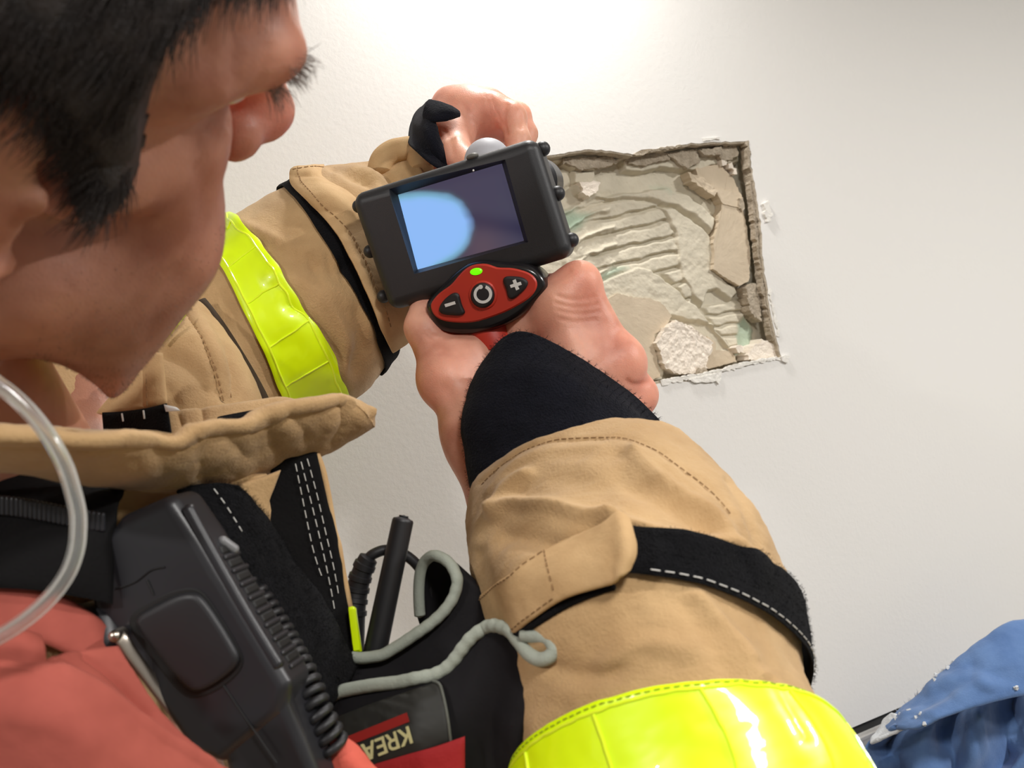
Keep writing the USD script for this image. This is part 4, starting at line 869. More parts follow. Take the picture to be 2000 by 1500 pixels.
R4 = kn([W0, W1, W2, W3], 4); tt_ = np.r_[0, np.cumsum(np.linalg.norm(np.diff(R4, axis=0), axis=2).mean(1))]
GW = PchipInterpolator(tt_, R4, axis=0)(np.linspace(0, tt_[-1], 70)); nW = grid_normals(GW, True); sW = 1 if ((GW - GW.mean(1, keepdims=True)) * nW).sum() > 0 else -1; nW = nW * sW
rib = np.sin(np.linspace(0, 2 * np.pi, 90, endpoint=False) * 45)[None, :, None] * .0004
GW = rumple(GW + nW * rib, nW, 60, .0012, 21)
wl1 = obj(ff, 'right_wristlet', shell(GW, -.0028, True, n=nW), M_navy, smooth=True, label='navy ribbed knit wristlet over the near hand')
fuzz(GW, nW, 5000, .0022, 'knit_fuzz', wl1, M_navy); fuzz(GW, nW, 500, .0019, 'knit_fuzz', wl1, M_navy, (0, 3), 6)

# ------------------------------------------------------------------ left sleeve (far arm)
st_l = [((300, 560), (600, 960), (470, 760), 0.685), ((392, 470), (560, 850), (494, 650), 0.690), ((447, 428), (676, 790), (586, 585), 0.698), ((556, 366), (748, 722), (674, 520), 0.706), ((625, 330), (800, 655), (735, 470), 0.714), ((705, 318), (855, 590), (800, 440), 0.720), ((785, 282), (892, 500), (850, 380), 0.726)]
GL, vl_ = tube_rings([ring3(L, R, A, d) for L, R, A, d in st_l], 150); nL = grid_normals(GL, True); sL = 1 if ((GL - GL.mean(1, keepdims=True)) * nL).sum() > 0 else -1; nL = nL * sL
FOLD_L = [([(470, 440), (540, 470), (610, 500), (660, 522)], 3.5, 12), ([(610, 516), (640, 518), (668, 526)], -6, 9), ([(500, 465), (560, 490), (600, 505)], -2, 8), ([(540, 540), (600, 560), (650, 600)], 3, 16), ([(570, 600), (620, 640), (660, 700)], -4, 14), ([(640, 560), (690, 600), (720, 650)], 4, 14),
          ([(690, 600), (705, 650), (690, 720)], -4, 10), ([(650, 330), (690, 345), (720, 360)], -5, 10), ([(740, 330), (770, 360), (790, 400)], -4, 9), ([(655, 340), (700, 335), (745, 345)], 3, 9), ([(660, 620), (680, 680), (672, 730)], 3, 10)]
GL = crease(GL, nL, FOLD_L); GL = rumple(GL, nL, 30, .0035, 13); GL = rumple(GL, nL, 110, .0008, 15); nL = grid_normals(GL, True) * sL
sleeve_l = obj(ff, 'left_sleeve', shell(GL, -.003, True, n=nL), M_tan, smooth=True, label='tan cloth sleeve of the far arm')
B, n = band(GL, sL, vl_[1] + .005, vl_[2], 0, 1.0, 0, .002, 14, 200)
yl = obj(sleeve_l, 'reflective_band', shell(B, .0022, n=n), M_neon, smooth=True, label='fluorescent yellow reflective band on the far arm')
w_ = vl_[2] - vl_[1]
for v in (vl_[1] + .005 + w_ * .12, vl_[2] - w_ * .12): obj(yl, 'weld_border', edge_rib(GL, sL, v, .0042, .0008, u0=.05, u1=.55), M_neon_rib)
for u in (.46, .40, .34, .28, .22, .16, .10, .04):
    b = sub(GL, vl_[1] + .005 + w_ * .12, vl_[2] - w_ * .12, u, u + .01, 20, 3); n2 = grid_normals(b) * sL; obj(yl, 'weld_rib', pipe(b[:, 0] + n2[:, 0] * .0044, .0006, 8), M_neon_rib)
B, n = band(GL, sL, vl_[3] - .02, vl_[3] + .065, 0, 1.0, 0, .001, 10, 160); obj(sleeve_l, 'velcro_strip', shell(B, .002, n=n), M_velcro, smooth=True, label='black hook-and-loop strip on the far sleeve')
# stiff tan cuff strap that stands off the far sleeve
CS = [[(569, 329, 0.685), (566, 352, 0.667), (606, 398, 0.635), (655, 452, 0.622), (700, 535, 0.617), (734, 616, 0.623), (768, 690, 0.657)], [(602, 326, 0.680), (612, 350, 0.654), (660, 400, 0.627), (712, 462, 0.636), (752, 545, 0.633), (778, 620, 0.639), (792, 672, 0.673)], [(632, 321, 0.717), (648, 350, 0.697), (716, 400, 0.665), (766, 470, 0.651), (796, 550, 0.647), (812, 610, 0.655), (812, 650, 0.685)]]
cs = sheet(CS, 70, 14, .0035, [([(575, 345), (640, 345)], -1.5, 5)], (60, .0015)); cst = obj(sleeve_l, 'cuff_strap', cs, M_tanlit, smooth=True, label='stiff tan cuff strap standing up behind the camera')
g = cs.grid; gn = grid_normals(g); gn = gn if (gn * (CAM - g)).sum() > 0 else -gn
obj(cst, 'stitching', cat([stitches(g[2, 2:60] + gn[2, 2:60] * .002, .003, .0018, .00032), stitches(g[1:-1, 3] + gn[1:-1, 3] * .002, .003, .0018, .00032)]), M_threadtan)
obj(sleeve_l, 'cuff_roll', piperun([(742, 338, .690), (748, 312, .692), (775, 294, .694), (800, 290, .694), (816, 304, .694), (824, 335, .690)], .0095, 40, 16), M_tanlit, smooth=True)
# left wristlet and its thumb loop
Wa = [(803, 285, 0.676), (815, 300, 0.658), (845, 325, 0.654), (880, 340, 0.662), (900, 330, 0.706), (880, 290, 0.728), (845, 262, 0.730), (815, 262, 0.718)]
Wb = [(812, 240, 0.706), (828, 262, 0.662), (850, 285, 0.656), (868, 300, 0.662), (880, 285, 0.706), (880, 240, 0.728), (860, 212, 0.736), (828, 212, 0.728)]
Wc = [(838, 200, 0.712), (846, 222, 0.674), (850, 250, 0.662), (856, 285, 0.658), (868, 282, 0.676), (880, 240, 0.718), (882, 212, 0.728), (862, 197, 0.726)]
R4 = np.stack([resample(PP(r), 60, True) for r in (Wa, Wb, Wc)]); GV = PchipInterpolator([0, 1, 1.8], R4, axis=0)(np.linspace(0, 1.8, 36)); nV = grid_normals(GV, True); sV = 1 if ((GV - GV.mean(1, keepdims=True)) * nV).sum() > 0 else -1
wl2 = obj(ff, 'left_wristlet', shell(GV, .0022, True, n=nV * sV), M_navy, smooth=True, label='navy knit wristlet on the far hand'); fuzz(GV, nV * sV, 1500, .0018, 'knit_fuzz', wl2, M_navy, None, 8)
lo = sheet([[(838, 196, 0.676), (862, 200, 0.672), (884, 210, 0.670), (897, 222, 0.672)], [(828, 216, 0.670), (852, 222, 0.662), (876, 224, 0.660), (898, 224, 0.668)], [(826, 232, 0.670), (850, 238, 0.660), (872, 236, 0.660), (896, 227, 0.669)]], 30, 10, .003, (), (90, .0006)); obj(wl2, 'thumb_loop', lo, M_navy, smooth=True)

# ------------------------------------------------------------------ coat: collar, body, front flap
co = numbered(ff, 'coat'); UsdGeom.Xform.Define(stage, co); BASE[co] = BASE[ff]
def ell_ring(c, a, b, k=80):
    t = np.linspace(0, 2 * np.pi, k, endpoint=False)[:, None]; return c + a * np.cos(t) + b * np.sin(t)
ax_s = unit(cam2w(sh_r) - cam2w(sh_l)); dn = unit(cam2w(hips_c) - cam2w(neck_c)); fr_ = np.cross(dn, ax_s); fr_ = unit(fr_ if fr_ @ (MHW[:, 0]) > 0 else -fr_); ax_s = np.cross(fr_, dn)
c0 = cam2w(neck_c) + CF * .025
tor = [ell_ring(c0 + dn * .0 - fr_ * .03, ax_s * .075, fr_ * .060), ell_ring(c0 + dn * .06 - fr_ * .03 - ax_s * .02, ax_s * .105, fr_ * .075), ell_ring(c0 + dn * .13 - fr_ * .03 - ax_s * .02, ax_s * .14, fr_ * .085), ell_ring(c0 + dn * .30 - fr_ * .01, ax_s * .18, fr_ * .115), ell_ring(c0 + dn * .62 - fr_ * .01, ax_s * .205, fr_ * .135), ell_ring(np.array([*hipw[:2], .74]), acr * .21, fwd_b * .15)]
GT, _ = tube_rings(tor, 90); nT = grid_normals(GT, True); sT = 1 if ((GT - GT.mean(1, keepdims=True)) * nT).sum() > 0 else -1; GT = rumple(GT, nT * sT, 18, .006, 31)
obj(co, 'coat_body', shell(GT, -.004, True, n=grid_normals(GT, True) * sT), M_tan, smooth=True)
# far shoulder and upper-arm panel of the coat
PN = [[(215, 745, .57), (262, 690, .575), (318, 640, .585), (352, 606, .592), (388, 588, .598)], [(225, 770, .548), (285, 715, .552), (345, 665, .560), (395, 640, .570), (432, 640, .585)], [(240, 800, .535), (310, 770, .535), (380, 740, .545), (440, 712, .560), (478, 712, .582)], [(260, 850, .530), (330, 850, .528), (400, 835, .535), (465, 815, .552), (510, 790, .580)], [(280, 930, .53), (350, 930, .53), (420, 920, .535), (480, 900, .55), (530, 880, .575)]]
pn = sheet(PN, 60, 40, .004, [([(363, 612), (392, 660), (415, 720), (432, 785)], -2.2, 3.5), ([(378, 608), (420, 680), (445, 770)], 1.5, 9), ([(330, 700), (370, 720), (400, 760)], -3, 18), ([(440, 690), (452, 740), (450, 790)], -2.5, 9), ([(330, 760), (345, 790)], -2, 10)], (40, .002)); pnl = obj(co, 'shoulder_panel', pn, M_tan, smooth=True, label='tan far shoulder panel with a double seam')
def on_sheet(s, q, lift=.003):
    g = s.grid.reshape(-1, 3); x, y, d = pix(g); t = cKDTree(np.c_[x, y]); dd, j = t.query(q, k=3); return np.array([P(a, b, float(d[jj].mean()) - lift) for (a, b), jj in zip(q, j)])
obj(pnl, 'stitching', cat([stitches(on_sheet(pn, smooth_line(l, 60), .0024), .0032, .002, .0004) for l in ([(366, 612), (396, 660), (420, 720), (437, 785)], [(388, 612), (425, 680), (440, 720), (452, 780)])]), M_tan2)
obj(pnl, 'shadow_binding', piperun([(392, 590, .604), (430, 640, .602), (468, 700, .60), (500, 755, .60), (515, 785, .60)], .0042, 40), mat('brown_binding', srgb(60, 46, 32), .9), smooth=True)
obj(pnl, 'yellow_trim', sheet([[(312, 668, .552), (330, 640, .556), (362, 610, .566)], [(318, 672, .551), (338, 648, .555), (364, 616, .565)]], 20, 4, .002), M_neon)
# throat tab and inner collar
TB = [[(188, 806, .50), (215, 775, .505), (245, 738, .51), (282, 700, .515)], [(230, 808, .495), (250, 780, .50), (268, 750, .505), (284, 725, .512)], [(281, 800, .492), (282, 780, .496), (283, 755, .50), (284, 735, .508)]]
tb = sheet(TB, 24, 14, .003, (), (80, .001)); obj(co, 'throat_tab', tb, M_tanlit, smooth=True)
TB2 = [[(283, 702, .506), (283, 740, .498), (283, 798, .488)], [(301, 692, .504), (304, 740, .494), (306, 793, .486)], [(318, 690, .504), (322, 740, .496), (327, 788, .488)]]
tb2 = sheet(TB2, 24, 12, .004, (), (80, .0008)); t2 = obj(co, 'throat_tab', tb2, M_tanlit, smooth=True); obj(t2, 'stitching', stitches(on_sheet(tb2, smooth_line([(285, 704), (286, 745), (287, 797)], 30), .003), .003, .002, .0004), M_tan2)
VB = [[(200, 806, .492), (240, 804, .490), (285, 798, .484), (326, 788, .482)], [(204, 850, .487), (245, 850, .484), (290, 850, .478), (335, 850, .474)]]
vb = sheet(VB, 24, 8, .003); vbp = obj(co, 'velvet_lining', vb, M_velcro, label='black velvet lining inside the open collar')
obj(vbp, 'stitching', cat([stitches(on_sheet(vb, smooth_line(l, 12), .0025), .005, .002, .0005) for l in ([(238, 808), (243, 838)], [(280, 802), (284, 834)])]), M_thread)
obj(co, 'lining_label', sheet([[(320, 790, .480), (345, 796, .480)], [(324, 804, .478), (352, 802, .478)]], 8, 4, .001), M_white)
IC = [[(322, 806, .488), (390, 797, .492), (450, 790, .497), (530, 777, .503), (585, 784, .508)], [(330, 870, .474), (400, 860, .478), (460, 850, .484), (535, 835, .492), (600, 825, .500)]]
ic = sheet(IC, 50, 10, .004, [([(350, 815), (360, 850)], -2, 8), ([(395, 805), (400, 845)], -2, 8)], (60, .001)); obj(co, 'inner_collar', ic, M_tan, smooth=True)
obj(co, 'collar_velcro', sheet([[(425, 815, .482), (470, 806, .484), (520, 797, .488)], [(415, 850, .474), (470, 845, .476), (530, 830, .480)]], 20, 5, .002), M_velcro)
# the near collar: a long padded band
CT = [(-140, 838, 0.297), (-20, 831, 0.314), (60, 836, 0.326), (150, 842, 0.338), (240, 840, 0.354), (300, 846, 0.370), (338, 848, 0.379), (372, 826, 0.387), (410, 818, 0.397), (470, 817, 0.412), (500, 802, 0.420), (545, 786, 0.427), (600, 776, 0.437), (648, 770, 0.448), (672, 770, 0.455), (700, 784, 0.462), (732, 808, 0.470)]
CM = [(-140, 872, 0.312), (-20, 868, 0.329), (60, 874, 0.339), (150, 884, 0.351), (240, 892, 0.367), (300, 896, 0.381), (338, 896, 0.391), (372, 890, 0.399), (410, 884, 0.409), (470, 872, 0.424), (500, 862, 0.433), (545, 848, 0.441), (600, 830, 0.450), (648, 815, 0.456), (672, 808, 0.460), (700, 812, 0.467), (732, 815, 0.476)]
CB = [(-140, 905, 0.350), (-20, 903, 0.365), (60, 912, 0.376), (150, 928, 0.388), (240, 940, 0.404), (300, 946, 0.418), (338, 947, 0.427), (372, 946, 0.435), (410, 941, 0.444), (470, 930, 0.458), (500, 922, 0.467), (545, 908, 0.474), (600, 890, 0.479), (648, 869, 0.479), (672, 852, 0.480), (700, 836, 0.482), (730, 822, 0.485)]
FC = [([(-20, 852), (150, 862), (250, 862), (340, 868), (400, 842), (480, 838), (560, 806), (660, 788)], -2.0, 4), ([(-20, 840), (150, 850), (250, 850), (340, 856), (400, 830), (480, 826), (560, 795), (660, 778)], 1.8, 7), ([(390, 860), (385, 900), (395, 930)], -1.35, 17), ([(440, 850), (470, 880)], -1.35, 15), ([(520, 820), (530, 860), (560, 890)], -1.35, 16), ([(560, 800), (590, 840)], -1.12, 13), ([(655, 780), (660, 810), (645, 855)], -1.35, 10), ([(300, 860), (310, 900)], -0.90, 19), ([(120, 870), (180, 890), (260, 890)], -0.90, 17), ([(690, 790), (722, 812)], -0.90, 9)]
cl = sheet([CT, CM, CB], 160, 34, .0075, FC, (55, .0022)); col = obj(co, 'collar', cl, M_tan, smooth=True, label='tan padded collar standing open with a pointed tip')
obj(col, 'stitching', cat([stitches(on_sheet(cl, smooth_line([(0, 872), (120, 880), (180, 882), (260, 880), (330, 876), (400, 868), (470, 856)], 100), .0048), .0030, .0016, .00032)]), M_tan2)
# chest: shaded tan cloth, zip, fuzzy black strip, storm flap
obj(co, 'chest_panel', sheet([[(-60, 905, .395), (100, 920, .400), (250, 935, .410), (400, 935, .432), (520, 925, .456)], [(-60, 1010, .408), (100, 1010, .414), (250, 1000, .430), (400, 990, .446), (525, 975, .460)], [(-60, 1200, .39), (100, 1200, .395), (300, 1180, .41), (430, 1160, .43), (560, 1150, .455)]], 50, 30, .004, (), (30, .003)), M_tan, smooth=True)
obj(co, 'dark_lining', sheet([[(-60, 890, .41), (60, 905, .414), (150, 925, .418), (235, 950, .425)], [(-60, 980, .378), (60, 985, .38), (150, 985, .385), (235, 975, .392)], [(-60, 1075, .370), (60, 1077, .371), (150, 1070, .374), (225, 1050, .384)], [(-60, 1150, .366), (60, 1152, .367), (150, 1165, .371), (220, 1180, .378)]], 40, 16, .003, (), (50, .001)), M_black, smooth=True)
zp = [P(x, y, d - .004) for x, y, d in [(-30, 985, .377), (30, 990, .378), (90, 1000, .379), (150, 1012, .381), (200, 1020, .384)]]
zr = resample(zp, 26)
zt = cat([hull_balls([q - CU * .003, q + CU * .003], .0012) for q in zr]); obj(co, 'zip_teeth', zt, M_plastic)
# fuzzy strip
FZ = [[(345, 962, .418), (385, 950, .422), (425, 944, .427), (468, 950, .434)], [(400, 1030, .412), (430, 1000, .420), (470, 985, .430), (512, 1025, .442)], [(470, 1130, .410), (500, 1100, .420), (530, 1080, .432), (555, 1090, .446)], [(560, 1290, .412), (590, 1240, .424), (615, 1210, .436), (635, 1200, .450)], [(600, 1420, .418), (640, 1380, .428), (670, 1340, .440), (692, 1310, .452)]]
fz = sheet(FZ, 30, 60, .007, (), (60, .002)); fzp = obj(co, 'fuzzy_strip', fz, M_velcro, smooth=True, label='fuzzy black closure strip')
g = fz.grid; gn = grid_normals(g); gn = gn if (gn * (CAM - g)).sum() > 0 else -gn; fuzz(g + gn * .003, gn, 2600, .0026, 'strip_fuzz', fzp, M_velcro, None, 17)
obj(fzp, 'stitching', stitches(on_sheet(fz, smooth_line([(418, 955), (440, 985), (462, 1020), (480, 1050)], 30), .006), .0032, .0026, .0003), M_thread)
obj(co, 'tan_facing', sheet([[(462, 944, .446), (500, 935, .450), (548, 918, .456)], [(478, 985, .446), (502, 970, .450), (536, 950, .455)], [(492, 1008, .447), (506, 1000, .450), (522, 985, .454)], [(505, 1022, .447), (512, 1022, .449), (518, 1018, .451)], [(535, 1080, .448), (542, 1075, .449), (548, 1070, .451)], [(562, 1132, .448), (566, 1130, .449), (570, 1126, .451)]], 16, 50, .003), M_tan, smooth=True)
SF = [[(528, 895, .462), (566, 876, .464), (612, 852, .468)], [(528, 940, .462), (575, 925, .464), (624, 905, .469)], [(512, 1000, .460), (570, 985, .464), (640, 975, .470)], [(515, 1050, .458), (590, 1060, .464), (661, 1060, .470)], [(570, 1150, .458), (620, 1155, .464), (676, 1155, .470)], [(620, 1240, .456), (655, 1235, .462), (690, 1235, .468)], [(650, 1320, .454), (675, 1312, .460), (700, 1300, .466)]]
sf = sheet(SF, 24, 70, .004, (), (40, .001)); sfp = obj(co, 'storm_flap', sf, M_black, smooth=True, label='black inside of the storm flap with three white seams')
obj(sfp, 'flap_edge', piperun([(617, 886, .469), (632, 930, .470), (641, 975, .4705), (650, 1030, .4705), (661, 1070, .4705), (668, 1115, .4705), (677, 1160, .4705), (684, 1200, .4695), (690, 1240, .4685), (696, 1290, .467)], .0021, 90, 10), M_tanlit, smooth=True, label='tan bound edge of the storm flap')
obj(sfp, 'stitching', cat([stitches(on_sheet(sf, smooth_line(l, 70), .0026), .0040, .0022, .00028) for l in ([(577, 906), (588, 960), (600, 1020), (612, 1075), (630, 1130)], [(588, 902), (605, 970), (622, 1040), (640, 1120), (655, 1200)], [(600, 896), (620, 970), (636, 1040), (652, 1110), (664, 1180)])]), M_thread)
obj(co, 'yellow_tag', sheet([[(680, 1187, .462), (688, 1184, .462), (696, 1188, .462)], [(690, 1275, .458), (698, 1274, .458), (707, 1272, .458)]], 8, 20, .004), M_neon, label='narrow yellow tag beside the storm flap')
shb = Blob(); shb.cone(cam2w(neck_c + [-.02, .035, .05]), cam2w(sh_l + [0, .012, .005]), .050, .054, .03).cone(cam2w(sh_l + [0, .012, .005]), cam2w(elb_l), .054, .060, .03)
obj(co, 'far_shoulder', shb.mesh(.008), M_tan, smooth=True)
# trousers and boots below the picture
trm = Blob()
for h0, k0, a0 in legs: trm.cone(h0 + [0, 0, .1], k0, .115, .088, .05).cone(k0, a0, .086, .078, .03)
obj(ff, 'trousers', trm.mesh(.012), M_tan, smooth=True)
for h0, k0, a0 in legs:
    bt = Blob(); bt.cone([a0[0], a0[1], .20], [a0[0], a0[1], .055], .062, .052, .03).cone([a0[0], a0[1], .046], [*(a0 + fwd_b * .16)[:2], .042], .044, .041, .03)
    m_ = bt.mesh(.008); m_.vertices[:, 2] = np.maximum(m_.vertices[:, 2], 0.0005); obj(ff, 'boot', m_, M_grip, smooth=True)

def near_report(m, name, every=150):
    x, y, d = pix(np.asarray(m.vertices)); 
    for yy in range(800, 1500, every):
        print(name, yy, [(xx, round(float(d[k].min()), 3)) for xx in range(0, 1000, every) if (k := (abs(x - xx) < 75) & (abs(y - yy) < 75)).any()])
if PRINT: near_report(bodym, 'body'); near_report(trimesh.Trimesh(GT.reshape(-1, 3), [[0, 1, 2]], process=False), 'coat')
# ================================================================== speaker microphone on the chest
mO = P(395, 1235, .372)
def camdir(x, y, z): return unit(x * CR - y * CU - z * CF)      # right, down, towards the viewer
A_ = camdir(.49, .86, .10); N1 = camdir(-.20, .08, .97); N1 = unit(N1 - A_ * (N1 @ A_)); N2 = np.cross(A_, N1); N2 = N2 if N2 @ CR > 0 else -N2
FM = np.eye(4); FM[:3, 0], FM[:3, 1], FM[:3, 2], FM[:3, 3] = A_, N2, N1, mO          # x along, y towards the grille, z out of the side
if np.linalg.det(FM[:3, :3]) < 0: FM[:3, 1] *= 1
def M3(px, py, z=0.0):
    d = ray(px, py); o = mO + N1 * z; t = ((o - CAM) @ N1) / (d @ N1); q = CAM + d * t - mO; return q @ A_, q @ N2
def mw(x, y, z): return mO + A_ * x + N2 * y + N1 * z
mic = thing('speaker_microphone', 'black clip-on speaker microphone with a coiled cord hanging on the chest of the coat', 'microphone', mO)
def side(pts, z): return [M3(x, y, z) for x, y in pts]
def slab_hull(pts, zs, r): return hull_balls([mw(x, y, z) for x, y in pts for z in zs], r)
r0 = .006
head_o = side([(262, 1028), (338, 995), (384, 1062), (470, 1215), (548, 1335), (540, 1372), (440, 1455), (400, 1440), (300, 1290), (214, 1175), (204, 1110)], -r0)
hm = slab_hull(head_o, (-r0, -.018), r0)
nk_o = side([(430, 1330), (535, 1350), (580, 1450), (640, 1600), (560, 1650), (470, 1500)], -r0)
nm = slab_hull(nk_o, (-.007, -.019), .005)
obj(mic, 'body', union([hm, nm]), M_plastic, smooth=35)
PTT = [(262, 1215), (285, 1192), (340, 1165), (372, 1160), (392, 1172), (455, 1270), (462, 1292), (450, 1312), (405, 1345), (375, 1352), (350, 1335), (300, 1275)]
obj(mic, 'button_groove', plate(round_outline(side([(252, 1213), (280, 1183), (338, 1155), (378, 1150), (402, 1166), (466, 1268), (474, 1294), (460, 1320), (408, 1356), (370, 1362), (342, 1342), (290, 1278)], .0005), 80)[::-1], [(0, -.003), (0, .0003), (.0004, .0006)], FM), M_dark, smooth=40)
obj(mic, 'talk_button', plate(round_outline(side(PTT, .003), 80)[::-1], [(0, -.002), (0, .0016), (.0008, .0026), (.0024, .0032)], FM), M_rubber, smooth=45, label='large push-to-talk button')
def mline(pts, z, r, n=40): return pipe(np.array([mw(*M3(x, y, z), z) for x, y in smooth_line(pts, n)]), r, 8)
for ml in ([(225, 1150), (262, 1138), (300, 1112), (322, 1108)], [(288, 1133), (300, 1162)], [(432, 1332), (490, 1418), (540, 1490)]): obj(mic, 'seam_line', mline(ml, .0002, .0004), M_dark)
edge = np.array([mw(*M3(x, y, -.004), -.004) for x, y in smooth_line([(352, 1000), (380, 1052), (412, 1110), (470, 1212), (530, 1310)], 50)])
obj(mic, 'edge_ridge', pipe(edge + N2 * .004, .0028, 12), M_plastic, smooth=True)
# grille slots on the front face
yf = max(y for x, y in head_o) + r0
for k in range(9):
    xx = M3(400 + 17.5 * k, 1085 + 26.5 * k, 0)[0]
    e0 = np.interp(xx, [p[0] for p in sorted(head_o)], [p[1] for p in sorted(head_o)])
    q = [side([(384 + 1, 1062)], 0)[0]]
    f_top = M3(384, 1062, -r0); f_bot = M3(548, 1335, -r0); t_ = (xx - f_top[0]) / (f_bot[0] - f_top[0]); yy = f_top[1] + (f_bot[1] - f_top[1]) * t_ + r0
    obj(mic, 'grille_slot', hull_balls([mw(xx, yy - .0004, -.010), mw(xx, yy - .0004, -.018), mw(xx + .0016, yy - .0004, -.010), mw(xx + .0016, yy - .0004, -.018)], .0012), M_dark)
    obj(mic, 'grille_bar', hull_balls([mw(xx + .0042, yy + .0004, -.009), mw(xx + .0042, yy + .0004, -.0195)], .0011), M_plastic)
f0 = M3(398, 1085, -r0); obj(mic, 'front_badge', hull_balls([mw(f0[0] - .002, f0[1] + r0, -.014), mw(f0[0] + .003, f0[1] + r0 + .001, -.017)], .0022), mat('grey_badge', srgb(120, 120, 122), .35))
# belt clip
M_steel = mat('clip_steel', srgb(190, 180, 168), .3, metallic=1.0)
cp = resample(PP([(218, 1240, .372), (228, 1250, .371), (250, 1282, .372), (300, 1350, .376), (362, 1428, .380)]), 50); tc_, nc_, bc_ = frames(cp)
wv = camdir(.6, -.35, -.7)
Gc = np.stack([cp + wv * k for k in np.linspace(-.001, .0045, 5)]); obj(mic, 'clip', shell(Gc, .0012, centered=True), M_steel, smooth=True, label='bent steel clip on the back of the microphone')
obj(mic, 'clip_pivot', hull_balls([P(225, 1242, .371), P(238, 1236, .378)], .0026), M_steel)
obj(mic, 'clip_bracket', hull_balls([P(150, 1225, .392), P(215, 1255, .386), P(205, 1215, .39)], .010), M_plastic)
# coiled cord
ax = resample(PP([(484, 1130, .418), (514, 1176, .412), (558, 1250, .401), (598, 1330, .388), (626, 1402, .381), (655, 1462, .380)]), 700); tt2, n2_, b2_ = frames(ax)
turns = 19.5; ph = np.linspace(0, 2 * np.pi * turns, 700)[:, None]
coil = ax + (n2_ * np.cos(ph) + b2_ * np.sin(ph)) * np.linspace(.0036, .0052, 700)[:, None]
obj(mic, 'coiled_cord', pipe(coil, .00190, 10), M_rubber, smooth=True)

# ================================================================== holster with a portable radio
ho = thing('radio_holster', 'black neoprene radio holster with thick grey piping on the front of the coat', 'holster', P(780, 1420, .44))
S1 = [[(640, 1352, .452), (690, 1298, .456), (740, 1286, .458), (806, 1250, .460), (868, 1198, .462), (893, 1150, .464), (899, 1112, .465)], [(640, 1400, .446), (700, 1370, .448), (760, 1350, .450), (830, 1315, .452), (890, 1262, .456), (935, 1215, .460), (965, 1175, .464)], [(650, 1460, .444), (720, 1440, .446), (790, 1420, .448), (860, 1370, .450), (920, 1300, .454), (975, 1255, .458), (1012, 1228, .464)]]
s1 = sheet(S1, 60, 24, .004, (), (50, .001)); obj(ho, 'strap_loop', s1, M_neo, smooth=True, label='folded black neoprene strap')
BK = [[(822, 1204, .478), (817, 1150, .480), (824, 1104, .480), (848, 1084, .478), (875, 1095, .472), (897, 1118, .466)], [(826, 1230, .484), (835, 1180, .486), (850, 1140, .486), (880, 1125, .484), (920, 1140, .476), (950, 1165, .468)], [(840, 1270, .486), (860, 1240, .488), (885, 1210, .488), (920, 1195, .486), (965, 1205, .480), (1000, 1224, .470)]]
obj(ho, 'strap_loop', sheet(BK, 40, 18, .004), M_neo, smooth=True)
PI1 = [(686, 1284, .452), (712, 1285, .451), (740, 1281, .451), (775, 1263, .452), (808, 1241, .453), (842, 1217, .455), (870, 1190, .457), (888, 1160, .459), (893, 1132, .460), (885, 1110, .463), (868, 1092, .467), (848, 1085, .471), (832, 1094, .475), (822, 1114, .477), (818, 1148, .478), (820, 1202, .478)]
p1 = resample(PP(PI1), 220)
wr1 = .0030 * (1 + .03 * np.sin(np.linspace(0, 140, 220)) * np.interp(np.linspace(0, 1, 220), [0, .2, .3, .62, .72, 1], [.2, .3, 1, 1, .2, .1]))
obj(ho, 'piping', pipe(p1, wr1, 16), M_piping, smooth=True, label='grey piping of the upper strap edge')
PI2 = [(634, 1392, .434), (640, 1370, .434), (660, 1352, .433), (700, 1343, .431), (739, 1337, .429), (775, 1333, .428), (808, 1326, .427), (840, 1320, .427), (866, 1309, .427), (886, 1290, .427), (902, 1268, .427), (922, 1244, .427), (944, 1228, .427), (968, 1222, .421), (992, 1230, .414), (1012, 1252, .408), (1034, 1278, .398), (1054, 1288, .393), (1074, 1282, .390), (1083, 1267, .390), (1075, 1252, .393), (1052, 1243, .398), (1022, 1240, .404)]
p2 = resample(PP(PI2), 300)
wr2 = .0032 * (1 + .045 * np.sin(np.linspace(0, 190, 300)) * np.interp(np.linspace(0, 1, 300), [0, .25, .35, .62, .7, 1], [.1, .2, 1, 1, .2, .1]))
obj(ho, 'piping', pipe(p2, wr2, 16), M_piping, smooth=True, label='grey piping of the front pocket edge ending in a loop')
FP = [[(634, 1392, .437), (700, 1350, .435), (770, 1338, .432), (840, 1325, .431), (890, 1292, .431), (930, 1244, .431), (970, 1228, .424), (1010, 1254, .411), (1048, 1290, .403), (1074, 1282, .402)], [(636, 1430, .430), (700, 1400, .426), (770, 1385, .422), (840, 1370, .420), (890, 1350, .420), (930, 1320, .420), (970, 1310, .417), (1010, 1320, .410), (1040, 1335, .404), (1062, 1330, .403)], [(640, 1500, .424), (700, 1480, .418), (770, 1465, .414), (840, 1455, .412), (890, 1440, .413), (930, 1425, .415), (960, 1420, .414), (985, 1425, .409), (1005, 1430, .405), (1022, 1430, .404)], [(650, 1660, .424), (710, 1650, .416), (780, 1640, .412), (840, 1630, .410), (890, 1620, .411), (930, 1610, .414), (970, 1600, .418), (990, 1600, .423), (1005, 1600, .428), (1012, 1600, .436)]]
fp = sheet(FP, 90, 50, .004, (), (60, .0008)); fpp = obj(ho, 'front_pocket', fp, M_neo, smooth=True, label='black front pocket of the holster')
def lift(s, q, l): return on_sheet(s, q, l)
LB = [(652, 1398), (700, 1380), (760, 1362), (820, 1342), (850, 1330), (860, 1332), (866, 1345), (872, 1385), (878, 1425), (878, 1450), (862, 1466), (800, 1482), (720, 1500), (660, 1510)]
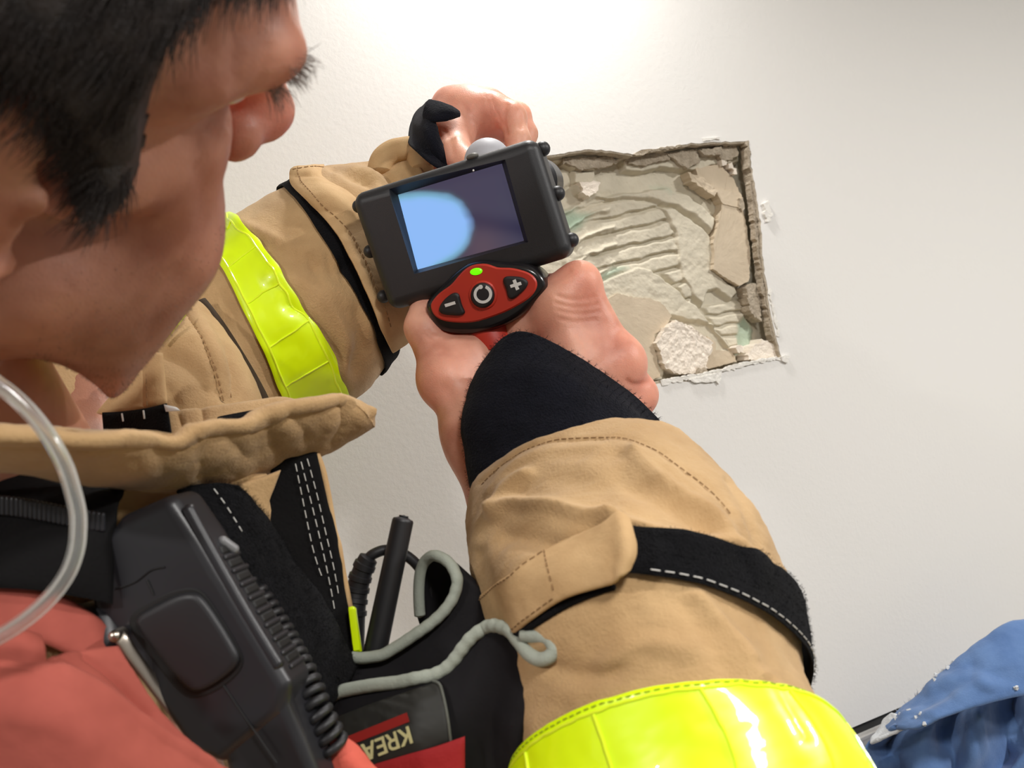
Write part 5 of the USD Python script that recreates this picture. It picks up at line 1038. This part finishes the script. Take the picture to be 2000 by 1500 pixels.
lg = loft([[(655, 1402, .42), (720, 1376, .42), (790, 1352, .42), (858, 1330, .42)], [(655, 1450, .42), (720, 1430, .42), (800, 1405, .42), (872, 1385, .42)], [(655, 1515, .42), (720, 1500, .42), (800, 1480, .42), (880, 1452, .42)]], 40, 20)
lx_, ly2, _ = pix(lg.reshape(-1, 3)); lgp = on_sheet(fp, np.c_[lx_, ly2], .0042).reshape(lg.shape); nl = np.broadcast_to(unit(CAM - lgp.mean((0, 1))), lgp.shape)
lab = obj(fpp, 'label_patch', shell(lgp, .0014, n=nl, centered=True), mat('patch_vinyl', srgb(34, 34, 30), .6), smooth=True, label='dark vinyl patch with cream capital letters')
edge_p = on_sheet(fp, smooth_line([(845, 1330), (858, 1336), (866, 1360), (874, 1400), (880, 1445), (884, 1480)], 40), .0052); obj(fpp, 'patch_edge', pipe(edge_p, .0007, 8), mat('patch_edge_grey', srgb(88, 90, 82), .6))
# lettering: reads from right to left, upside down in the picture
o_ = np.array(on_sheet(fp, [(800, 1414)], .0056))[0]; e_ = np.array(on_sheet(fp, [(690, 1458)], .0056))[0]; q_ = np.array(on_sheet(fp, [(810, 1452)], .0056))[0]
xl = unit(e_ - o_); yl_ = q_ - o_; yl_ = unit(yl_ - xl * (yl_ @ xl)); zl = np.cross(xl, yl_); zl = zl if zl @ (CAM - o_) > 0 else -zl
def text_on(s, hh, o, name, m):
    t = meshkit.text_mesh(s, hh, .0006, True); v = np.asarray(t.vertices) - [0, 0, .0002]
    return obj(fpp, name, trimesh.Trimesh(o + v[:, :1] * xl + v[:, 1:2] * yl_ + v[:, 2:] * zl, t.faces, process=False), m, smooth=False)
M_cream = mat('cream_print', srgb(206, 200, 146), .6); M_redprint = mat('red_print', srgb(150, 30, 24), .6)
text_on('KREAT', .0072, o_ + yl_ * .0008, 'lettering', M_cream)
st_ = [o_ - yl_ * .0052 - zl * .0006, o_ + xl * .032 - yl_ * .0052 - zl * .0006]
sv = np.array([[p + yl_ * k + zl * z for p in st_] for k in (0, .0042) for z in (0,)]); obj(fpp, 'red_stripe', shell(sv, .0006, n=np.broadcast_to(zl, sv.shape), taper=False), M_redprint, smooth=False)
rb = sheet([[(700, 1502, .413), (790, 1475, .408), (860, 1455, .406), (908, 1438, .406)], [(700, 1560, .412), (790, 1540, .407), (860, 1520, .405), (908, 1505, .405)], [(700, 1680, .412), (790, 1670, .407), (860, 1660, .405), (906, 1650, .405)]], 30, 16, .003); obj(ho, 'red_base', rb, mat('dark_red_cloth', srgb(160, 26, 30), .8, bump=.3), smooth=True, label='red lower part of the holster')
# dark chest gap beside the near sleeve
obj(ho, 'side_panel', sheet([[(880, 1330, .440), (960, 1310, .444), (1050, 1320, .446)], [(880, 1440, .436), (950, 1430, .440), (1012, 1430, .446)], [(880, 1640, .436), (940, 1640, .440), (1000, 1640, .446)]], 20, 20, .004), M_neo, smooth=True)

ra = thing('portable_radio', 'black portable radio in the holster with a thick stub antenna', 'radio', P(760, 1400, .46))
at, ab = P(788, 1012, .474), P(729, 1290, .463); k = np.linspace(0, 1, 160)
ant = at + (ab - at) * k[:, None]; rad = np.interp(k, [0, .006, .02, .97, 1], [.0036, .0052, .0057, .0062, .0062])
obj(ra, 'antenna', pipe(ant, rad, 28), M_rubber, smooth=45, label='thick black rod antenna')
axn = unit(at - ab); tr_ = trimesh.creation.torus(.0022, .0004, 28, 10); zz_ = np.array([0, 0, 1.0]); R_ = trimesh.geometry.align_vectors(zz_, axn); tr_.apply_transform(R_); tr_.apply_translation(at + axn * .0010); obj(ra, 'antenna_tip', tr_, M_plastic)
rbx = hull_balls([P(705, 1330, .475), P(850, 1300, .475), P(720, 1560, .465), P(880, 1520, .465), P(720, 1330, .50), P(860, 1300, .50), P(730, 1560, .49), P(885, 1520, .49)], .005); obj(ra, 'body', rbx, M_plastic, smooth=40)
cb = resample(PP([(716, 1098, .480), (728, 1083, .480), (748, 1075, .481), (772, 1076, .482), (796, 1087, .483), (818, 1108, .484), (836, 1140, .486), (850, 1190, .488), (850, 1300, .488)]), 80); obj(ra, 'cable', pipe(cb, .0029, 14), M_rubber, smooth=True)
bo = resample(PP([(686, 1300, .474), (688, 1240, .476), (691, 1190, .478), (698, 1150, .480), (708, 1115, .480), (720, 1090, .480)]), 120); kk = np.linspace(0, 1, 120)
br = np.interp(kk, [0, .5, 1], [.0068, .0064, .0052]) * (1 + .13 * (np.sin(kk * 2 * np.pi * 9) > .1) * (kk > .42)); obj(ra, 'cable_boot', pipe(bo, br, 20), M_rubber, smooth=30, label='ribbed strain relief of the radio cable')

# ================================================================== red harness straps and the clear tube
hs = thing('harness_strap', 'faded red harness webbing over the near shoulder', 'strap', P(150, 1450, .30))
RS = [[(-60, 1292, .312), (40, 1300, .312), (105, 1304, .314), (180, 1340, .318), (260, 1396, .324), (340, 1448, .332), (420, 1492, .342), (500, 1530, .352)], [(-60, 1330, .304), (40, 1338, .304), (120, 1350, .306), (190, 1385, .311), (260, 1435, .318), (340, 1490, .327), (420, 1540, .337), (500, 1580, .347)], [(-60, 1400, .298), (40, 1410, .298), (130, 1430, .300), (200, 1470, .305), (270, 1520, .312), (340, 1570, .321), (420, 1620, .332), (500, 1660, .342)], [(-60, 1640, .300), (40, 1650, .300), (150, 1680, .302), (220, 1710, .306), (290, 1740, .313), (360, 1770, .322), (430, 1790, .332), (500, 1800, .342)]]
obj(hs, 'pad', sheet(RS, 90, 50, .006, [([(120, 1320), (200, 1362), (300, 1430), (400, 1490)], 1.2, 10), ([(-20, 1310), (60, 1318)], -1, 8)], (40, .0015)), M_redcloth, smooth=True, label='smooth red shoulder pad')
R2 = [[(-60, 1222, .330), (0, 1226, .331), (40, 1234, .332), (76, 1246, .334)], [(-60, 1260, .325), (0, 1264, .326), (50, 1268, .327), (88, 1276, .330)], [(-60, 1320, .326), (0, 1320, .327), (50, 1322, .328), (90, 1318, .331)]]
obj(hs, 'ribbed_strap', sheet(R2, 40, 20, .004, (), (120, .0006)), M_redcloth, smooth=True)
R3 = [[(80, 1310, .346), (118, 1280, .352), (165, 1270, .360), (232, 1262, .368)], [(110, 1330, .344), (150, 1310, .350), (200, 1310, .358), (270, 1330, .366)], [(170, 1370, .342), (220, 1372, .350), (270, 1390, .358), (330, 1410, .364)], [(260, 1430, .342), (300, 1440, .350), (350, 1460, .358), (400, 1470, .362)]]
obj(hs, 'folded_strap', sheet(R3, 40, 30, .004, [([(100, 1300), (140, 1330), (150, 1350)], 2.5, 9), ([(160, 1285), (230, 1340), (290, 1400)], -2.5, 10)], (60, .0012)), M_redcloth, smooth=True)
obj(hs, 'under_strap', sheet([[(-60, 1130, .372), (60, 1140, .374), (150, 1180, .378), (230, 1240, .384)], [(-60, 1250, .362), (60, 1250, .364), (160, 1290, .370), (250, 1330, .378)]], 30, 12, .004, (), (40, .001)), M_redcloth, smooth=True)
oc = thing('cord_sleeve', 'orange-red cloth sleeve with a stitched end where the coiled cord runs in', 'cord sleeve', P(690, 1490, .39))
OC = [[(624, 1482, .386), (640, 1456, .385), (656, 1430, .388)], [(650, 1500, .380), (668, 1474, .379), (690, 1455, .384)], [(690, 1540, .378), (708, 1514, .377), (732, 1500, .382)], [(770, 1640, .378), (790, 1610, .377), (815, 1590, .382)]]
oo = sheet(OC, 24, 40, .004, (), (90, .001)); op = obj(oc, 'cloth', oo, M_redcord, smooth=True)
es = on_sheet(oo, smooth_line([(626, 1482), (640, 1457), (656, 1433)], 30), .0025); obj(op, 'stitching', cat([pipe(np.array([a, a + unit(P(640, 1465, .38) - P(626, 1440, .38)) * .0022]), .0004, 6) for a in es[::2]]), mat('pink_thread', srgb(225, 150, 135), .8))
tb_ = thing('acoustic_tube', 'clear plastic earpiece tube hanging in a loop beside the neck', 'tube', P(100, 1150, .30))
M_clear = usdkit.material(stage, '/World/Looks/clear_tube', {'p': ('principled_bsdf', {'base_color': (.93, .94, .92), 'roughness': .12, 'transmission_weight': .92, 'ior': 1.42})}, [], 'p.BSDF')
tpth = resample(PP([(-60, 690, .285), (-20, 738, .285), (22, 770, .286), (65, 812, .287), (105, 868, .288), (134, 930, .289), (151, 995, .290), (152, 1050, .290), (140, 1102, .290), (112, 1150, .290), (72, 1192, .290), (30, 1224, .290), (-30, 1258, .290)]), 140)
to_, ti_ = pipe(tpth, .0026, 24, caps=False), pipe(tpth, .0013, 20, caps=False); ti_.faces = ti_.faces[:, ::-1]
k1, k2 = 24, 20
obj(tb_, 'wall', cat([to_, ti_]), M_clear, smooth=True)

# ================================================================== blue work jacket at the lower right
M_blue = mat('blue_cotton', srgb(98, 130, 178), .9, bump=.5, bump_scale=500, bump_dist=.001, color2=srgb(74, 106, 156), var_scale=22, sheen_weight=.2)
M_dust = mat('plaster_dust', srgb(214, 218, 222), .95, bump=.8, bump_scale=500, bump_dist=.002)
bj = thing('work_jacket', 'blue cotton work jacket with plaster dust hung low against the wall at the lower right', 'jacket', P(1850, 2600, 1.02) * [1, 1, 0])
FL = [[(1722, 1420, 1.035), (1745, 1398, 1.03), (1790, 1360, 1.025), (1850, 1305, 1.02), (1920, 1247, 1.02), (1985, 1213, 1.02), (2080, 1190, 1.03), (2220, 1180, 1.05)], [(1735, 1425, 1.015), (1765, 1412, 1.0), (1810, 1388, .99), (1870, 1345, .985), (1935, 1300, .985), (2000, 1280, .985), (2090, 1262, 1.0), (2220, 1255, 1.03)], [(1750, 1412, 1.01), (1775, 1423, .99), (1800, 1424, .975), (1850, 1400, .968), (1910, 1380, .965), (1980, 1362, .965), (2080, 1330, .98), (2220, 1320, 1.01)]]
fl = sheet(FL, 90, 30, .005, [([(1790, 1400), (1830, 1370), (1870, 1340), (1900, 1330)], -4, 12), ([(1820, 1345), (1880, 1330), (1930, 1340)], 3.5, 12), ([(1900, 1300), (1960, 1330)], -3, 14), ([(1770, 1400), (1800, 1395), (1830, 1400)], 3, 9)], (30, .005))
flp = obj(bj, 'hem_flap', fl, M_blue, smooth=True, label='turned-up blue flap lit from above')
BLr = []
fold = lambda x: 10 * math.sin(x * .055) + 5 * math.sin(x * .13 + 1)
for (xl0, y0, d0) in ((1742, 1408, 1.05), (1705, 1445, 1.04), (1684, 1500, 1.03), (1660, 1600, 1.02), (1640, 1900, 1.0), (1620, 2450, .98)):
    top = y0 <= 1445
    BLr.append([(x, y0 - (max(0, (x - 1745)) * .30 if top else max(0, (x - 1745)) * .12), d0 + (fold(x) * .0022 if y0 > 1410 else 0)) for x in np.linspace(xl0, 2220, 16)])
bl_ = sheet(BLr, 140, 60, .005, (), (24, .008)); blp = obj(bj, 'jacket_body', bl_, M_blue, smooth=True, label='folded blue body of the jacket in shade')
du = sheet([[(1742, 1392, 1.028), (1722, 1412, 1.035), (1716, 1430, 1.035)], [(1768, 1400, 1.01), (1740, 1425, 1.015), (1700, 1452, 1.02)], [(1800, 1412, .99), (1762, 1425, 1.0), (1712, 1440, 1.012)]], 20, 14, .004, (), (120, .002)); obj(bj, 'dusty_corner', du, M_dust, smooth=True, label='white plaster dust on the torn corner')
rd_ = np.random.default_rng(3); fr_st, fr_w = [], []
for t in rd_.random(90) ** .6:
    x = 1722 + (1865 - 1722) * t; y = np.interp(x, [1722, 1745, 1790, 1850, 1870], [1420, 1398, 1360, 1305, 1288]); p = P(x, y, 1.03 - .006 * t)
    d = unit(-CR * rd_.random() + CU * rd_.random() + N_W * .3); fr_st.append(np.array([p, p + d * .004 * rd_.random(), p + d * .009 * rd_.random()])); fr_w.append(np.array([.0008, .0006, .0002]))
curves(flp, 'frayed_threads', fr_st, fr_w, M_dust, kind='stuff')
crumbs = []
for x, y in [(1828, 1318), (1826, 1328), (1985, 1343), (1850, 1303), (1760, 1395), (1775, 1388), (1750, 1404), (1790, 1402), (1805, 1414), (1798, 1395)]:
    q = on_sheet(fl, [(x, y)], .004)[0]; s_ = trimesh.creation.icosphere(1, .0022); s_.vertices *= rd_.uniform(.6, 1.5, (len(s_.vertices), 1)); s_.apply_translation(q); crumbs.append(s_)
obj(flp, 'plaster_crumbs', cat(crumbs), M_dust, kind='stuff')
